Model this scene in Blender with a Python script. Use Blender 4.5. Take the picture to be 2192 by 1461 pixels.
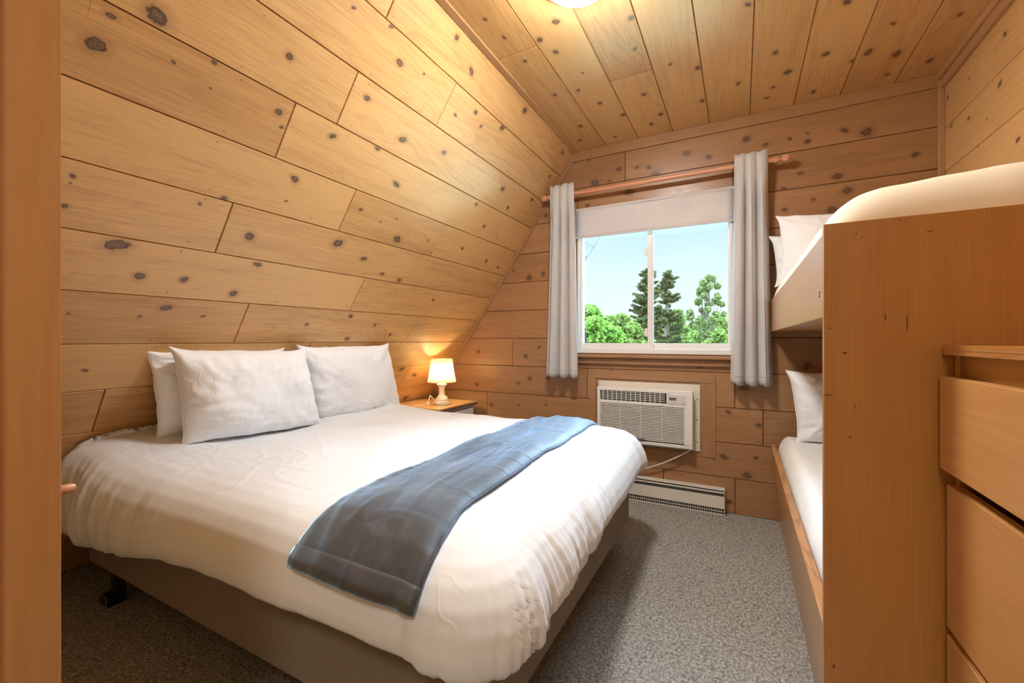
import bpy, math, random
import numpy as np
from mathutils import Vector, Matrix, noise
C=bpy.context; D=bpy.data
for o in list(D.objects): D.objects.remove(o)
R=math.radians
# ---------------------------------------------------------------- camera
cam=D.cameras.new('camera'); cam_o=D.objects.new('camera',cam); C.scene.collection.objects.link(cam_o)
cam_o.location=(0,0,1.07); cam_o.rotation_euler=(R(90),0,R(28.017))
cam.sensor_width=36; cam.lens=919/2192*36; cam.shift_y=-3.5/2192; cam.clip_start=.01; cam.clip_end=500
C.scene.camera=cam_o
vs=C.scene.view_settings
vs.view_transform='Standard'; vs.look='None'; vs.gamma=1; vs.use_curve_mapping=False; vs.exposure=1.30
# ---------------------------------------------------------------- sky, sun, lamps
W=D.worlds.new('world'); C.scene.world=W; W.use_nodes=True
wn=W.node_tree.nodes; wl=W.node_tree.links; wn.clear()
tc=wn.new('ShaderNodeTexCoord'); sx=wn.new('ShaderNodeSeparateXYZ'); wl.new(tc.outputs['Generated'],sx.inputs[0])
def wramp(stops):
    r=wn.new('ShaderNodeValToRGB'); r.color_ramp.interpolation='EASE'
    e=r.color_ramp.elements
    while len(e)<len(stops): e.new(.5)
    for k,(p,c) in enumerate(stops): e[k].position=p; e[k].color=(*c,1)
    wl.new(sx.outputs['Z'],r.inputs[0]); return r
cr=wramp([(0,(.86,.96,1)),(.10,(.74,.89,1)),(.24,(.56,.785,1)),(.7,(.55,.78,1))])
SKY=14.0
sr=wramp([(0,(0.52/SKY,)*3),(.24,(0.52/SKY,)*3),(.45,(1,)*3),(1,(1,)*3)])
ml=wn.new('ShaderNodeMath'); ml.operation='MULTIPLY'; ml.inputs[1].default_value=SKY; wl.new(sr.outputs[0],ml.inputs[0])
bg=wn.new('ShaderNodeBackground'); wl.new(cr.outputs[0],bg.inputs[0]); wl.new(ml.outputs[0],bg.inputs[1])
wo=wn.new('ShaderNodeOutputWorld'); wl.new(bg.outputs[0],wo.inputs[0])
def lamp(name,kind,loc,energy,color,rot=(0,0,0),**k):
    l=D.lights.new(name,kind); l.energy=energy; l.color=color
    for a,b in k.items(): setattr(l,a,b)
    o=D.objects.new(name,l); C.scene.collection.objects.link(o); o.location=loc; o.rotation_euler=rot; return o
lamp('sun','SUN',(0,-5,12),1.5,(1,.95,.86),rot=(R(48),0,R(-25)),angle=R(1))
port=lamp('window_portal','AREA',(-.54,3.10,1.42),1,(1,1,1),rot=(R(-90),0,0),shape='RECTANGLE',size=1.05,size_y=.9)
port.data.cycles.is_portal=True
HALL_FILL=9; lamp('hall_fill_light','AREA',(.1,-.9,2.36),HALL_FILL,(1,.90,.76),shape='DISK',size=.5)  # added soft fill behind the camera, no fixture there; brightens the bunk end panel
DOME=78.0       # strength of the glowing dome shade
BULB=1.5       # watts of the bedside bulb
# ---------------------------------------------------------------- helpers
def node(nt,t,**k):
    n=nt.nodes.new(t)
    for a,b in k.items():
        if a=='inp':
            for i,v in b.items(): n.inputs[i].default_value=v
        else: setattr(n,a,b)
    return n
def mat(name,color=(.8,.8,.8),rough=.5,metal=0,spec=.5,**k):
    m=D.materials.new(name); m.use_nodes=True; b=m.node_tree.nodes['Principled BSDF']
    b.inputs['Base Color'].default_value=(*color,1); b.inputs['Roughness'].default_value=rough
    b.inputs['Metallic'].default_value=metal; b.inputs['Specular IOR Level'].default_value=spec
    for a,v in k.items(): b.inputs[a.replace('_',' ')].default_value=v
    return m
def noise_mat(name,c1,c2,scale,rough=.6,bump=0,bscale=None,detail=4,vec=(1,1,1),coords='Object',contrast=(.35,.65),spec=.5,**k):
    m=mat(name,c1,rough,spec=spec,**k); nt=m.node_tree; L=nt.links; b=nt.nodes['Principled BSDF']
    t=node(nt,'ShaderNodeTexCoord'); mp=node(nt,'ShaderNodeMapping'); mp.inputs['Scale'].default_value=vec
    L.new(t.outputs[coords],mp.inputs[0])
    n=node(nt,'ShaderNodeTexNoise',inp={'Scale':scale,'Detail':detail}); L.new(mp.outputs[0],n.inputs[0])
    r=node(nt,'ShaderNodeValToRGB'); r.color_ramp.elements[0].position=contrast[0]; r.color_ramp.elements[1].position=contrast[1]
    r.color_ramp.elements[0].color=(*c1,1); r.color_ramp.elements[1].color=(*c2,1)
    L.new(n.outputs[0],r.inputs[0]); L.new(r.outputs[0],b.inputs['Base Color'])
    if bump:
        n2=node(nt,'ShaderNodeTexNoise',inp={'Scale':bscale or scale,'Detail':3}); L.new(mp.outputs[0],n2.inputs[0])
        bp=node(nt,'ShaderNodeBump',inp={'Strength':bump,'Distance':.01}); L.new(n2.outputs[0],bp.inputs['Height']); L.new(bp.outputs[0],b.inputs['Normal'])
    return m
def add_wrinkles(m,scale,dist,th=.035,mask=.5):
    nt=m.node_tree; L=nt.links; b=nt.nodes['Principled BSDF']; old=b.inputs['Normal'].links
    t=node(nt,'ShaderNodeTexCoord')
    n=node(nt,'ShaderNodeTexNoise',inp={'Scale':scale,'Detail':2.5,'Distortion':.35}); L.new(t.outputs['Object'],n.inputs[0])
    s=node(nt,'ShaderNodeMath',operation='SUBTRACT'); L.new(n.outputs[0],s.inputs[0]); s.inputs[1].default_value=.5
    a=node(nt,'ShaderNodeMath',operation='ABSOLUTE'); L.new(s.outputs[0],a.inputs[0])
    r=node(nt,'ShaderNodeMapRange',interpolation_type='SMOOTHSTEP',inp={1:0,2:th,3:1,4:0}); L.new(a.outputs[0],r.inputs[0])
    n2=node(nt,'ShaderNodeTexNoise',inp={'Scale':scale*.8,'Detail':1}); L.new(t.outputs['Object'],n2.inputs[0])
    r2=node(nt,'ShaderNodeMapRange',interpolation_type='SMOOTHSTEP',inp={1:mask,2:mask+.12,3:0,4:1}); L.new(n2.outputs[0],r2.inputs[0])
    q=node(nt,'ShaderNodeMath',operation='MULTIPLY'); L.new(r.outputs[0],q.inputs[0]); L.new(r2.outputs[0],q.inputs[1])
    bp=node(nt,'ShaderNodeBump',inp={'Strength':1,'Distance':dist}); L.new(q.outputs[0],bp.inputs['Height'])
    if old: L.new(old[0].from_socket,bp.inputs['Normal'])
    L.new(bp.outputs[0],b.inputs['Normal'])
class MB:
    def __init__(s): s.v=[]; s.f=[]; s.uv=[]; s.kn=[]; s.tone=[]; s.mi=[]; s.wood=False
    def face(s,pts,uv=None,kn=None,tone=None,mi=0):
        i=len(s.v); s.v+= [tuple(p) for p in pts]; s.f.append(tuple(range(i,i+len(pts))))
        s.uv+= uv or [(0,0)]*len(pts); s.kn+= kn or [(9,9)]*len(pts); s.tone+=[tone if tone is not None else .5]*len(pts); s.mi.append(mi)
    def add(s,vs_,fs,mi=0):
        i=len(s.v); s.v+=[tuple(p) for p in vs_]
        for f in fs:
            s.f.append(tuple(i+j for j in f)); s.uv+=[(0,0)]*len(f); s.kn+=[(9,9)]*len(f); s.tone+=[.5]*len(f); s.mi.append(mi)
    def box(s,x0,x1,y0,y1,z0,z1,mi=0,M=None):
        p=[Vector(q) for q in ((x0,y0,z0),(x1,y0,z0),(x1,y1,z0),(x0,y1,z0),(x0,y0,z1),(x1,y0,z1),(x1,y1,z1),(x0,y1,z1))]
        if M: p=[M@q for q in p]
        s.add(p,[(0,3,2,1),(4,5,6,7),(0,1,5,4),(1,2,6,5),(2,3,7,6),(3,0,4,7)],mi); return s
    def wbox(s,x0,x1,y0,y1,z0,z1,along=2,M=None,tone=None):
        """box with grain coordinates running along axis `along`"""
        p=[Vector(q) for q in ((x0,y0,z0),(x1,y0,z0),(x1,y1,z0),(x0,y1,z0),(x0,y0,z1),(x1,y0,z1),(x1,y1,z1),(x0,y1,z1))]
        ou,ov=random.random()*9,random.random()*9; tone=random.random() if tone is None else tone
        oth=[a for a in range(3) if a!=along]
        for f in [(0,3,2,1),(4,5,6,7),(0,1,5,4),(1,2,6,5),(2,3,7,6),(3,0,4,7)]:
            q=[p[i] for i in f]
            uv=[(a[along]+ou,a[oth[0]]+a[oth[1]]+ov) for a in q]
            s.face([M@a if M else a for a in q],uv,None,tone)
        return s
    def lathe(s,prof,c=(0,0,0),n=32,M=None,mi=0,cap=True):
        vs_=[];fs=[]
        for r,z in prof:
            for k in range(n):
                a=2*math.pi*k/n; p=Vector((r*math.cos(a),r*math.sin(a),z))
                if M: p=M@p
                vs_.append(p+Vector(c))
        for i in range(len(prof)-1):
            for k in range(n): fs.append((i*n+k,i*n+(k+1)%n,(i+1)*n+(k+1)%n,(i+1)*n+k))
        if cap:
            if prof[0][0]>1e-5: fs.append(tuple(reversed(range(n))))
            if prof[-1][0]>1e-5: fs.append(tuple((len(prof)-1)*n+k for k in range(n)))
        s.add(vs_,fs,mi); return s
    def tube(s,pts,r,n=10,mi=0):
        pts=[Vector(p) for p in pts]; vs_=[];fs=[]
        rr=r if isinstance(r,(list,tuple)) else [r]*len(pts)
        for i,p in enumerate(pts):
            t=(pts[min(i+1,len(pts)-1)]-pts[max(i-1,0)]).normalized()
            a=t.cross(Vector((0,0,1)) if abs(t.z)<.9 else Vector((1,0,0))).normalized(); b=t.cross(a)
            for k in range(n):
                w=2*math.pi*k/n; vs_.append(p+(a*math.cos(w)+b*math.sin(w))*rr[i])
        for i in range(len(pts)-1):
            for k in range(n): fs.append((i*n+k,i*n+(k+1)%n,(i+1)*n+(k+1)%n,(i+1)*n+k))
        fs.append(tuple(range(n))); fs.append(tuple(reversed([(len(pts)-1)*n+k for k in range(n)])))
        s.add(vs_,fs,mi); return s
    def build(s,name,ms,parent=None,smooth=False,bevel=0,seg=2,solid=0,subsurf=0,kind=None):
        me=D.meshes.new(name); me.from_pydata(s.v,[],s.f); 
        ms=ms if isinstance(ms,(list,tuple)) else [ms]
        for m in ms: me.materials.append(m)
        l=me.uv_layers.new(name='grain'); l.data.foreach_set('uv',np.array(s.uv,dtype=np.float32).ravel())
        if True:
            l=me.uv_layers.new(name='knot'); l.data.foreach_set('uv',np.array(s.kn,dtype=np.float32).ravel())
        a=me.attributes.new('tone','FLOAT','CORNER'); a.data.foreach_set('value',np.array(s.tone,dtype=np.float32))
        me.polygons.foreach_set('material_index',s.mi)
        if smooth: me.polygons.foreach_set('use_smooth',[True]*len(s.f))
        me.update()
        o=D.objects.new(name,me); C.scene.collection.objects.link(o)
        if parent: o.parent=parent
        if bevel:
            w=o.modifiers.new('weld','WELD'); w.merge_threshold=1e-5
            b=o.modifiers.new('bevel','BEVEL'); b.width=bevel; b.segments=seg; b.limit_method='ANGLE'; b.angle_limit=R(40)
        if solid: q=o.modifiers.new('solid','SOLIDIFY'); q.thickness=solid; q.offset=0
        if subsurf: q=o.modifiers.new('sub','SUBSURF'); q.levels=subsurf; q.render_levels=subsurf
        if kind: o['kind']=kind
        return o
def tag(o,label,cat,group=None,kind=None):
    o['label']=label; o['category']=cat
    if group: o['group']=group
    if kind: o['kind']=kind
    return o
def thing(name,label,cat,loc=(0,0,0),rot=(0,0,0),group=None):
    o=D.objects.new(name,None); C.scene.collection.objects.link(o); o.location=loc; o.rotation_euler=rot
    return tag(o,label,cat,group)
def smooth_by_angle(o,ang=35):
    me=o.data; me.polygons.foreach_set('use_smooth',[True]*len(me.polygons)); me.set_sharp_from_angle(angle=R(ang)) if hasattr(me,'set_sharp_from_angle') else None
# ---------------------------------------------------------------- wood
def wood_mat(name,light,dark,ring=.35,rough=.38,knots=True,tonevar=.22,coat=.25,fine=1.0):
    m=D.materials.new(name); m.use_nodes=True; nt=m.node_tree; L=nt.links; b=nt.nodes['Principled BSDF']
    def M(op,a,bb=None,c=None,clamp=False):
        n=node(nt,'ShaderNodeMath',operation=op,use_clamp=clamp)
        for i,x in enumerate((a,bb,c)):
            if x is None: continue
            if isinstance(x,(int,float)): n.inputs[i].default_value=x
            else: L.new(x,n.inputs[i])
        return n.outputs[0]
    def SS(x,lo,hi,a=0,bb=1):
        n=node(nt,'ShaderNodeMapRange',interpolation_type='SMOOTHSTEP'); L.new(x,n.inputs[0])
        for i,v in zip((1,2,3,4),(lo,hi,a,bb)): n.inputs[i].default_value=v
        return n.outputs[0]
    def MIX(f,a,bb,mode='MIX'):
        n=node(nt,'ShaderNodeMix',data_type='RGBA',blend_type=mode)
        for i,x in ((0,f),(6,a),(7,bb)):
            if isinstance(x,tuple): n.inputs[i].default_value=(*x,1)
            elif isinstance(x,(int,float)): n.inputs[i].default_value=x
            else: L.new(x,n.inputs[i])
        return n.outputs[2]
    ring=ring*.36; g=node(nt,'ShaderNodeUVMap',uv_map='grain').outputs[0]
    tone=node(nt,'ShaderNodeAttribute',attribute_name='tone').outputs['Fac']
    def N(vec,sc,detail=2,dist=0,w=None):
        mp=node(nt,'ShaderNodeMapping'); mp.inputs['Scale'].default_value=sc; L.new(vec,mp.inputs[0])
        n=node(nt,'ShaderNodeTexNoise',inp={'Scale':1,'Detail':detail,'Distortion':dist}); L.new(mp.outputs[0],n.inputs[0]); return n.outputs[0]
    if knots:
        k=node(nt,'ShaderNodeUVMap',uv_map='knot').outputs[0]
        dn=N(g,(38,38,1),2)
        sp=node(nt,'ShaderNodeSeparateXYZ'); L.new(k,sp.inputs[0])
        r=M('SQRT',M('ADD',M('MULTIPLY',sp.outputs[0],sp.outputs[0]),M('MULTIPLY',sp.outputs[1],sp.outputs[1])))
        w=SS(r,3.6,.3)
        w=M('MULTIPLY',w,w)
        rk=M('ADD',r,M('MULTIPLY',M('SUBTRACT',dn,.5),SS(r,3.4,1.5,0,1.5)))
    base=N(g,(.75,5.5,1),1.5,.2)
    f=M('MULTIPLY',base,22.0)
    if knots: f=M('ADD',f,M('MULTIPLY',w,2.6))
    fr=M('FRACT',f)
    line=M('MULTIPLY',M('MULTIPLY',SS(fr,.55,.93),SS(fr,1.0,.95)),M('ADD',M('MULTIPLY',M('FRACT',M('MULTIPLY',tone,7.3)),1.6),.5))
    fineN=N(g,(5,170*fine,1),3)
    mid=N(g,(1.3,22,1),3,.3)
    broad=N(g,(1.1,2.2,1),2)
    soft=N(g,(.9,.9,1),1)
    t=M('ADD',M('MULTIPLY',line,ring),M('MULTIPLY',M('SUBTRACT',fineN,.5),1.15))
    t=M('ADD',t,M('MULTIPLY',M('SUBTRACT',mid,.5),.75))
    t=M('ADD',t,M('MULTIPLY',M('SUBTRACT',broad,.5),.8))
    t=M('ADD',t,M('MULTIPLY',M('SUBTRACT',tone,.5),tonevar*2))
    t=M('ADD',t,.22,clamp=True)
    col=MIX(t,light,dark)
    if knots:
        halo=SS(rk,2.9,.9); halo=M('MULTIPLY',halo,.40)
        col=MIX(halo,col,(dark[0]*.55,dark[1]*.45,dark[2]*.55))
        core=SS(rk,1.25,.95)
        inner=M('MULTIPLY',SS(rk,.98,.62),SS(N(g,(120,120,1),2),.3,.7,.35,1))
        cc=MIX(inner,(.032,.016,.012),(.17,.10,.06))
        col=MIX(M('MULTIPLY',core,.88),col,cc)
    L.new(col,b.inputs['Base Color'])
    b.inputs['Roughness'].default_value=rough; b.inputs['Coat Weight'].default_value=coat; b.inputs['Coat Roughness'].default_value=.25
    bp=node(nt,'ShaderNodeBump',inp={'Strength':.12,'Distance':.002}); L.new(t,bp.inputs['Height']); L.new(bp.outputs[0],b.inputs['Normal'])
    return m
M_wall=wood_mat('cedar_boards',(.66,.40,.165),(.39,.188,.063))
M_back=wood_mat('cedar_boards_shaded',(.385,.205,.093),(.205,.09,.037))  # darker copy of the cedar: the backlit wall's shade is in the colour
M_trim=wood_mat('cedar_trim',(.50,.28,.13),(.32,.14,.055),knots=False)
M_jamb=wood_mat('jamb_wood',(.50,.25,.09),(.36,.155,.05),knots=False,ring=.15,tonevar=.1,rough=.3,fine=.5)
M_ply=wood_mat('varnished_ply',(.50,.235,.06),(.38,.155,.032),knots=False,ring=.06,tonevar=.08,rough=.28,coat=.3,fine=1.6)
M_plyedge=wood_mat('ply_edge',(.55,.27,.10),(.22,.07,.025),knots=False,ring=.5,tonevar=.1,rough=.35,fine=.9)
M_draw=wood_mat('drawer_maple',(.62,.33,.12),(.50,.23,.07),knots=False,ring=.06,tonevar=.05,rough=.4,fine=.6)
M_rod=noise_mat('rod_wood',(.55,.24,.13),(.66,.34,.2),8,rough=.35,vec=(.4,6,6))
def boards(name,O,U,V,N,rows,joints,knots,m,parent=None,hole=None,clipL=None,c=.0032,dep=.005,ext=None,nails=0):
    """rows: [(v0,v1,u0,u1)], boards of one surface; O+U*u+V*v; N points into the room"""
    O,U,V,N=Vector(O),Vector(U),Vector(V),Vector(N); done=set(); mb=MB(); mb.wood=True; rnd=random.Random(name)
    def P(u,v,h=0): return O+U*u+V*v+N*h
    for (v0,v1,u0,u1) in rows:
        js=[u0]+sorted(j for j,jv in joints if v0<jv<v1 and u0<j<u1)+[u1]
        for a,bq in zip(js[:-1],js[1:]):
            ou,ov,tone=rnd.random()*50,rnd.random()*50,rnd.random()
            pieces=[(a,bq,v0,v1)]
            if hole and a<hole[1] and bq>hole[0] and v0<hole[3] and v1>hole[2]:
                pieces=[]
                if a<hole[0]: pieces.append((a,hole[0],v0,v1))
                if bq>hole[1]: pieces.append((hole[1],bq,v0,v1))
                x0,x1=max(a,hole[0]),min(bq,hole[1])
                if v0<hole[2]: pieces.append((x0,x1,v0,hole[2]))
                if v1>hole[3]: pieces.append((x0,x1,hole[3],v1))
            for (p,q,r,t) in pieces:
                ql=[(p,r),(q,r),(q,t),(p,t)]
                if clipL and p==u0: ql[0]=(clipL(r),r); ql[3]=(clipL(t),t)
                cl=c; inn=[(ql[0][0]+cl,ql[0][1]+cl),(ql[1][0]-cl,ql[1][1]+cl),(ql[2][0]-cl,ql[2][1]-cl),(ql[3][0]+cl,ql[3][1]-cl)]
                top=[P(x,y) for x,y in inn]; gq=.0008; qg=[(ql[0][0]+gq,ql[0][1]+gq),(ql[1][0]-gq,ql[1][1]+gq),(ql[2][0]-gq,ql[2][1]-gq),(ql[3][0]+gq,ql[3][1]-gq)]; low=[P(x,y,-dep) for x,y in qg]; deep=[P(x,y,-.02) for x,y in qg]
                uvf=lambda l:[(x+ou,y+ov) for x,y in l]
                mb.face(top,uvf(inn),None,tone)
                for k in range(4):
                    k2=(k+1)%4; mb.face([low[k],low[k2],top[k2],top[k]],uvf([ql[k],ql[k2],inn[k2],inn[k]]),None,min(1,tone+.35)); mb.face([deep[k],deep[k2],low[k2],low[k]],uvf([ql[k],ql[k2],inn[k2],inn[k]]),None,1)
                # knots on this piece
                if nails: knots=knots if (v0,v1) in done else knots+[(nails*i+rnd.uniform(-.015,.015),vv+rnd.uniform(-.006,.006),.0021) for i in range(-1,9) for vv in (v0+.022,v1-.02)]; done.add((v0,v1))
                ks=[kk for kk in knots if p+.004<kk[0]<q-.004 and r+.002<kk[1]<t-.002]
                ex=[[ku-3.6*kr*1.25,ku+3.6*kr*1.25,kv-3.6*kr,kv+3.6*kr] for ku,kv,kr in ks]
                for i in range(len(ks)):
                    for j in range(i+1,len(ks)):
                        A,B=ex[i],ex[j]
                        if A[0]<B[1] and B[0]<A[1] and A[2]<B[3] and B[2]<A[3]:
                            du,dv=abs(ks[i][0]-ks[j][0]),abs(ks[i][1]-ks[j][1])
                            ax=0 if du>=dv else 1
                            lo,hi=(i,j) if ks[i][ax]<ks[j][ax] else (j,i)
                            wt=ks[lo][2]/(ks[lo][2]+ks[hi][2]); mid=ks[lo][ax]+(ks[hi][ax]-ks[lo][ax])*wt
                            ex[lo][2*ax+1]=min(ex[lo][2*ax+1],mid); ex[hi][2*ax]=max(ex[hi][2*ax],mid)
                for (ku,kv,kr),(e0,e1,e2,e3) in zip(ks,ex):
                    kl=p if not(clipL and p==u0) else max(clipL(max(e2,r)),clipL(min(e3,t)))
                    e0=max(e0,kl+cl);e1=min(e1,q-cl);e2=max(e2,r+cl);e3=min(e3,t-cl)
                    if e1-e0<.004 or e3-e2<.004: continue
                    l=[(e0,e2),(e1,e2),(e1,e3),(e0,e3)]
                    an=rnd.uniform(-.5,.5); rx,ry=kr*rnd.uniform(.75,1.1),kr*rnd.uniform(.55,.8)
                    kn=[]
                    for x,y in l:
                        dx,dy=x-ku,y-kv; kn.append(((dx*math.cos(an)+dy*math.sin(an))/rx,(-dx*math.sin(an)+dy*math.cos(an))/ry))
                    mb.face([P(x,y,.0003) for x,y in l],uvf(l),kn,tone)
    if ext: ext(mb)
    o=mb.build(name,m,parent); o['kind']='structure'; return o
KN_SLOPE=[(0.578,2.376,0.0245),(0.477,2.241,0.0184),(0.492,2.321,0.0091),(0.929,2.471,0.0152),(0.638,2.286,0.0048),(0.731,2.340,0.0087),(0.743,2.264,0.0037),(0.958,2.290,0.0118),(0.985,2.247,0.0060),(1.258,2.495,0.0153),(1.183,2.300,0.0133),(1.506,2.428,0.0185),(1.400,2.340,0.0126),(1.782,2.475,0.0158),(1.587,2.231,0.0173),(1.103,2.084,0.0151),(0.818,1.887,0.0058),(0.885,1.925,0.0120),(1.105,1.988,0.0057),(0.494,1.875,0.0068),(0.493,1.853,0.0034),(0.492,1.780,0.0097),(0.632,1.682,0.0247),(1.019,1.807,0.0170),(1.418,1.865,0.0203),(1.601,1.816,0.0159),(1.767,1.751,0.0131),(1.915,1.732,0.0139),(1.091,1.690,0.0139),(0.715,1.576,0.0166),(0.850,1.582,0.0134),(1.042,1.541,0.0169),(0.822,1.453,0.0180),(0.752,1.409,0.0061),(0.562,1.410,0.0055),(0.959,1.422,0.0068),(1.692,1.466,0.0145),(1.445,1.400,0.0109),(1.902,1.414,0.0100),(1.746,1.312,0.0137),(2.072,1.345,0.0107),(1.071,2.726,0.0067),(1.543,2.912,0.0124),(1.233,2.766,0.0118),(1.331,2.681,0.0145),(1.463,2.708,0.0072),(1.709,2.854,0.0157),(1.739,2.654,0.0105),(1.861,2.729,0.0109),(1.943,2.692,0.0101),(2.111,2.755,0.0160),(2.392,2.479,0.0151),(2.554,2.394,0.0144),(2.228,2.321,0.0131),(2.412,2.215,0.0140),(1.456,2.055,0.0112),(1.755,1.967,0.0204),(1.597,2.027,0.0060),(1.686,2.069,0.0061),(1.982,2.012,0.0083),(2.318,2.029,0.0108),(2.644,1.996,0.0136),(2.835,1.975,0.0108),(2.301,1.630,0.0096),(2.104,2.756,0.0157),(1.858,2.726,0.0117),(2.395,2.480,0.0162),(2.550,2.397,0.0137),(2.408,2.215,0.0117),(2.215,2.911,0.0175),(2.819,2.902,0.0142),(2.829,2.726,0.0109),(2.775,2.525,0.0145),(2.645,1.996,0.0147),(2.368,1.049,0.0203),(2.546,0.978,0.0179),(2.595,0.747,0.0221),(0.645,1.170,0.0084),(1.064,1.221,0.0083)]
KN_CEIL=[(1.554,-0.957,0.0097),(1.690,-0.940,0.0103),(1.880,-0.928,0.0112),(2.217,-0.910,0.0113),(2.236,-0.781,0.0111),(2.417,-0.714,0.0131),(2.618,-0.898,0.0146),(2.803,-0.965,0.0156),(2.864,-0.742,0.0119),(1.709,-0.696,0.0185),(1.778,-0.805,0.0150),(1.889,-0.772,0.0132),(1.838,-0.408,0.0129),(2.042,-0.436,0.0119),(2.609,-0.625,0.0200),(2.445,-0.475,0.0155),(2.709,-0.425,0.0184),(2.804,-0.495,0.0144),(2.973,-0.538,0.0119),(2.239,-0.305,0.0113),(2.333,-0.188,0.0153),(2.667,-0.193,0.0145),(1.988,0.028,0.0124),(2.575,-0.010,0.0135),(2.383,0.148,0.0156),(2.583,0.212,0.0181),(2.702,0.156,0.0123),(2.805,0.131,0.0129),(2.161,0.379,0.0184),(2.505,0.359,0.0181),(2.629,0.481,0.0112),(2.854,0.355,0.0153),(2.585,0.535,0.0204),(2.666,0.656,0.0218),(2.400,0.581,0.0109),(2.467,0.811,0.0128),(2.802,0.813,0.0161),(2.848,0.666,0.0117),(2.102,-0.710,0.0065)]
KN_BACK=[(-0.305,2.274,0.0197),(0.033,2.290,0.0201),(-0.178,2.224,0.0160),(-0.500,2.169,0.0220),(-0.543,2.228,0.0136),(-0.622,2.242,0.0121),(-0.744,2.253,0.0158),(-0.914,2.186,0.0235),(0.133,2.234,0.0121),(0.254,2.242,0.0104),(0.340,2.208,0.0117),(0.340,2.255,0.0088),(0.511,2.235,0.0141),(0.607,2.202,0.0277),(0.809,2.039,0.0160),(0.306,2.032,0.0118),(0.479,1.985,0.0199),(-0.673,2.080,0.0261),(-0.354,2.037,0.0132),(-0.967,2.034,0.0146),(-1.294,2.008,0.0153),(0.525,1.897,0.0239),(0.225,1.957,0.0104),(0.370,1.871,0.0087),(0.229,1.833,0.0134),(0.453,1.801,0.0200),(-1.432,1.548,0.0195),(-1.568,1.611,0.0099),(-1.315,1.554,0.0096),(-0.961,2.361,0.0091),(-0.810,2.182,0.0089),(-1.347,1.014,0.0111),(-1.464,0.942,0.0169),(-1.429,0.774,0.0150),(-1.277,0.781,0.0128),(-1.071,0.644,0.0124),(-1.293,0.582,0.0092),(-0.222,0.902,0.0124),(0.019,0.776,0.0208),(-0.065,0.624,0.0136),(0.100,0.556,0.0146),(-0.092,0.343,0.0182),(0.083,0.358,0.0117),(0.036,0.244,0.0222),(-0.611,0.292,0.0182),(-0.061,0.067,0.0135),(-0.797,0.855,0.0102),(0.339,0.921,0.0196),(-1.524,0.562,0.0095),(-1.913,0.706,0.0153),(-1.771,0.547,0.0151),(-1.895,0.974,0.0153),(-1.315,1.575,0.0141),(-2.100,0.469,0.0118),(-1.525,0.732,0.0109)]
KN_RIGHT=[(2.398,2.270,0.0110),(2.436,2.094,0.0112),(2.699,2.077,0.0106),(2.886,2.123,0.0161),(2.695,2.257,0.0085),(2.308,1.818,0.0122),(2.612,1.917,0.0071),(2.923,2.284,0.0094),(2.536,2.001,0.0059)]
# ---------------------------------------------------------------- room shell
SL=1.435; SX0=-1.066-2.43/SL
def slope_x(z): return SX0+z/SL
nv=math.hypot(1,SL); SV=Vector((1/nv,0,SL/nv)); SN=Vector((SL/nv,0,-1/nv)); SU=Vector((0,1,0))
YB=2.975
def rows(v0,p,n,u0,u1,vmin,vmax):
    e=[v for v in [v0+p*k for k in range(-1,n)] if vmin+.01<v<vmax-.01]; e=[vmin]+e+[vmax]
    return [(a,b,u0,u1) for a,b in zip(e[:-1],e[1:])]
def slab_ext(O,U,V,N,u0,u1,v0,v1,h=.1):
    def f(mb):
        Mx=Matrix((( U[0],V[0],N[0],O[0]),(U[1],V[1],N[1],O[1]),(U[2],V[2],N[2],O[2]),(0,0,0,1)))
        mb.wbox(u0,u1,v0,v1,-h,-.0165,along=0,M=Mx,tone=.9)
    return f
O_=(SX0,0,0)
J=[(.72,.96),(.92,1.82),(1.003,2.24),(1.179,2.46),(1.389,2.03),(1.668,1.6),(1.122,1.39),(2.245,1.39),(1.654,2.67),(2.071,2.03),(1.20,2.88),(1.52,1.18),(2.62,2.24),(2.45,.96),(1.9,.75)]
boards('wall_left',O_,SU,SV,SN,rows(.01,.2125,15,.2067,YB+.1,0,2.962),J,KN_SLOPE,M_wall,nails=.41,ext=slab_ext(O_,SU,SV,SN,-.1,YB+.14,-.1,3.05))
X_,Y_,Z_=Vector((1,0,0)),Vector((0,1,0)),Vector((0,0,1))
boards('ceiling',(0,0,2.43),Y_,X_,-Z_,[(a,b,.11,YB+.1) for a,b in [(-1.09,-.83),(-.83,-.609),(-.609,-.39),(-.39,-.172),(-.172,.05),(.05,.273),(.273,.49),(.49,.72),(.72,.94)]],
  [(1.81,-.95),(2.24,-.5),(.9,.1),(.7,-.3),(1.1,.6)],KN_CEIL,M_wall,nails=.41,ext=slab_ext((0,0,2.43),Y_,X_,-Z_,-.1,YB+.14,-1.2,1.05))
HOLE=(-1.045,-.04,.975,2.0)
def back_ext(mb):
    for a in ((-2.9,HOLE[0],0,2.6),(HOLE[1],1.02,0,2.6),(HOLE[0],HOLE[1],0,HOLE[2]),(HOLE[0],HOLE[1],HOLE[3],2.6)):
        mb.wbox(a[0],a[1],YB+.0165,YB+.14,a[2],a[3],along=0,tone=.8)
JB=[(-1.579,.97),(-1.81,.54),(-.03,.75),(-.03,.1),(-.97,.75),(-1.2,.3),(-.7,2.27),(.45,1.2),(-.45,.1),(.12,.54)]
boards('wall_back',(0,YB,0),X_,Z_,-Y_,rows(0,.2165,12,-2.76,.917,0,2.43),JB,KN_BACK,M_back,hole=HOLE,clipL=lambda z:max(-2.76,slope_x(z)-.01),ext=back_ext)
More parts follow.
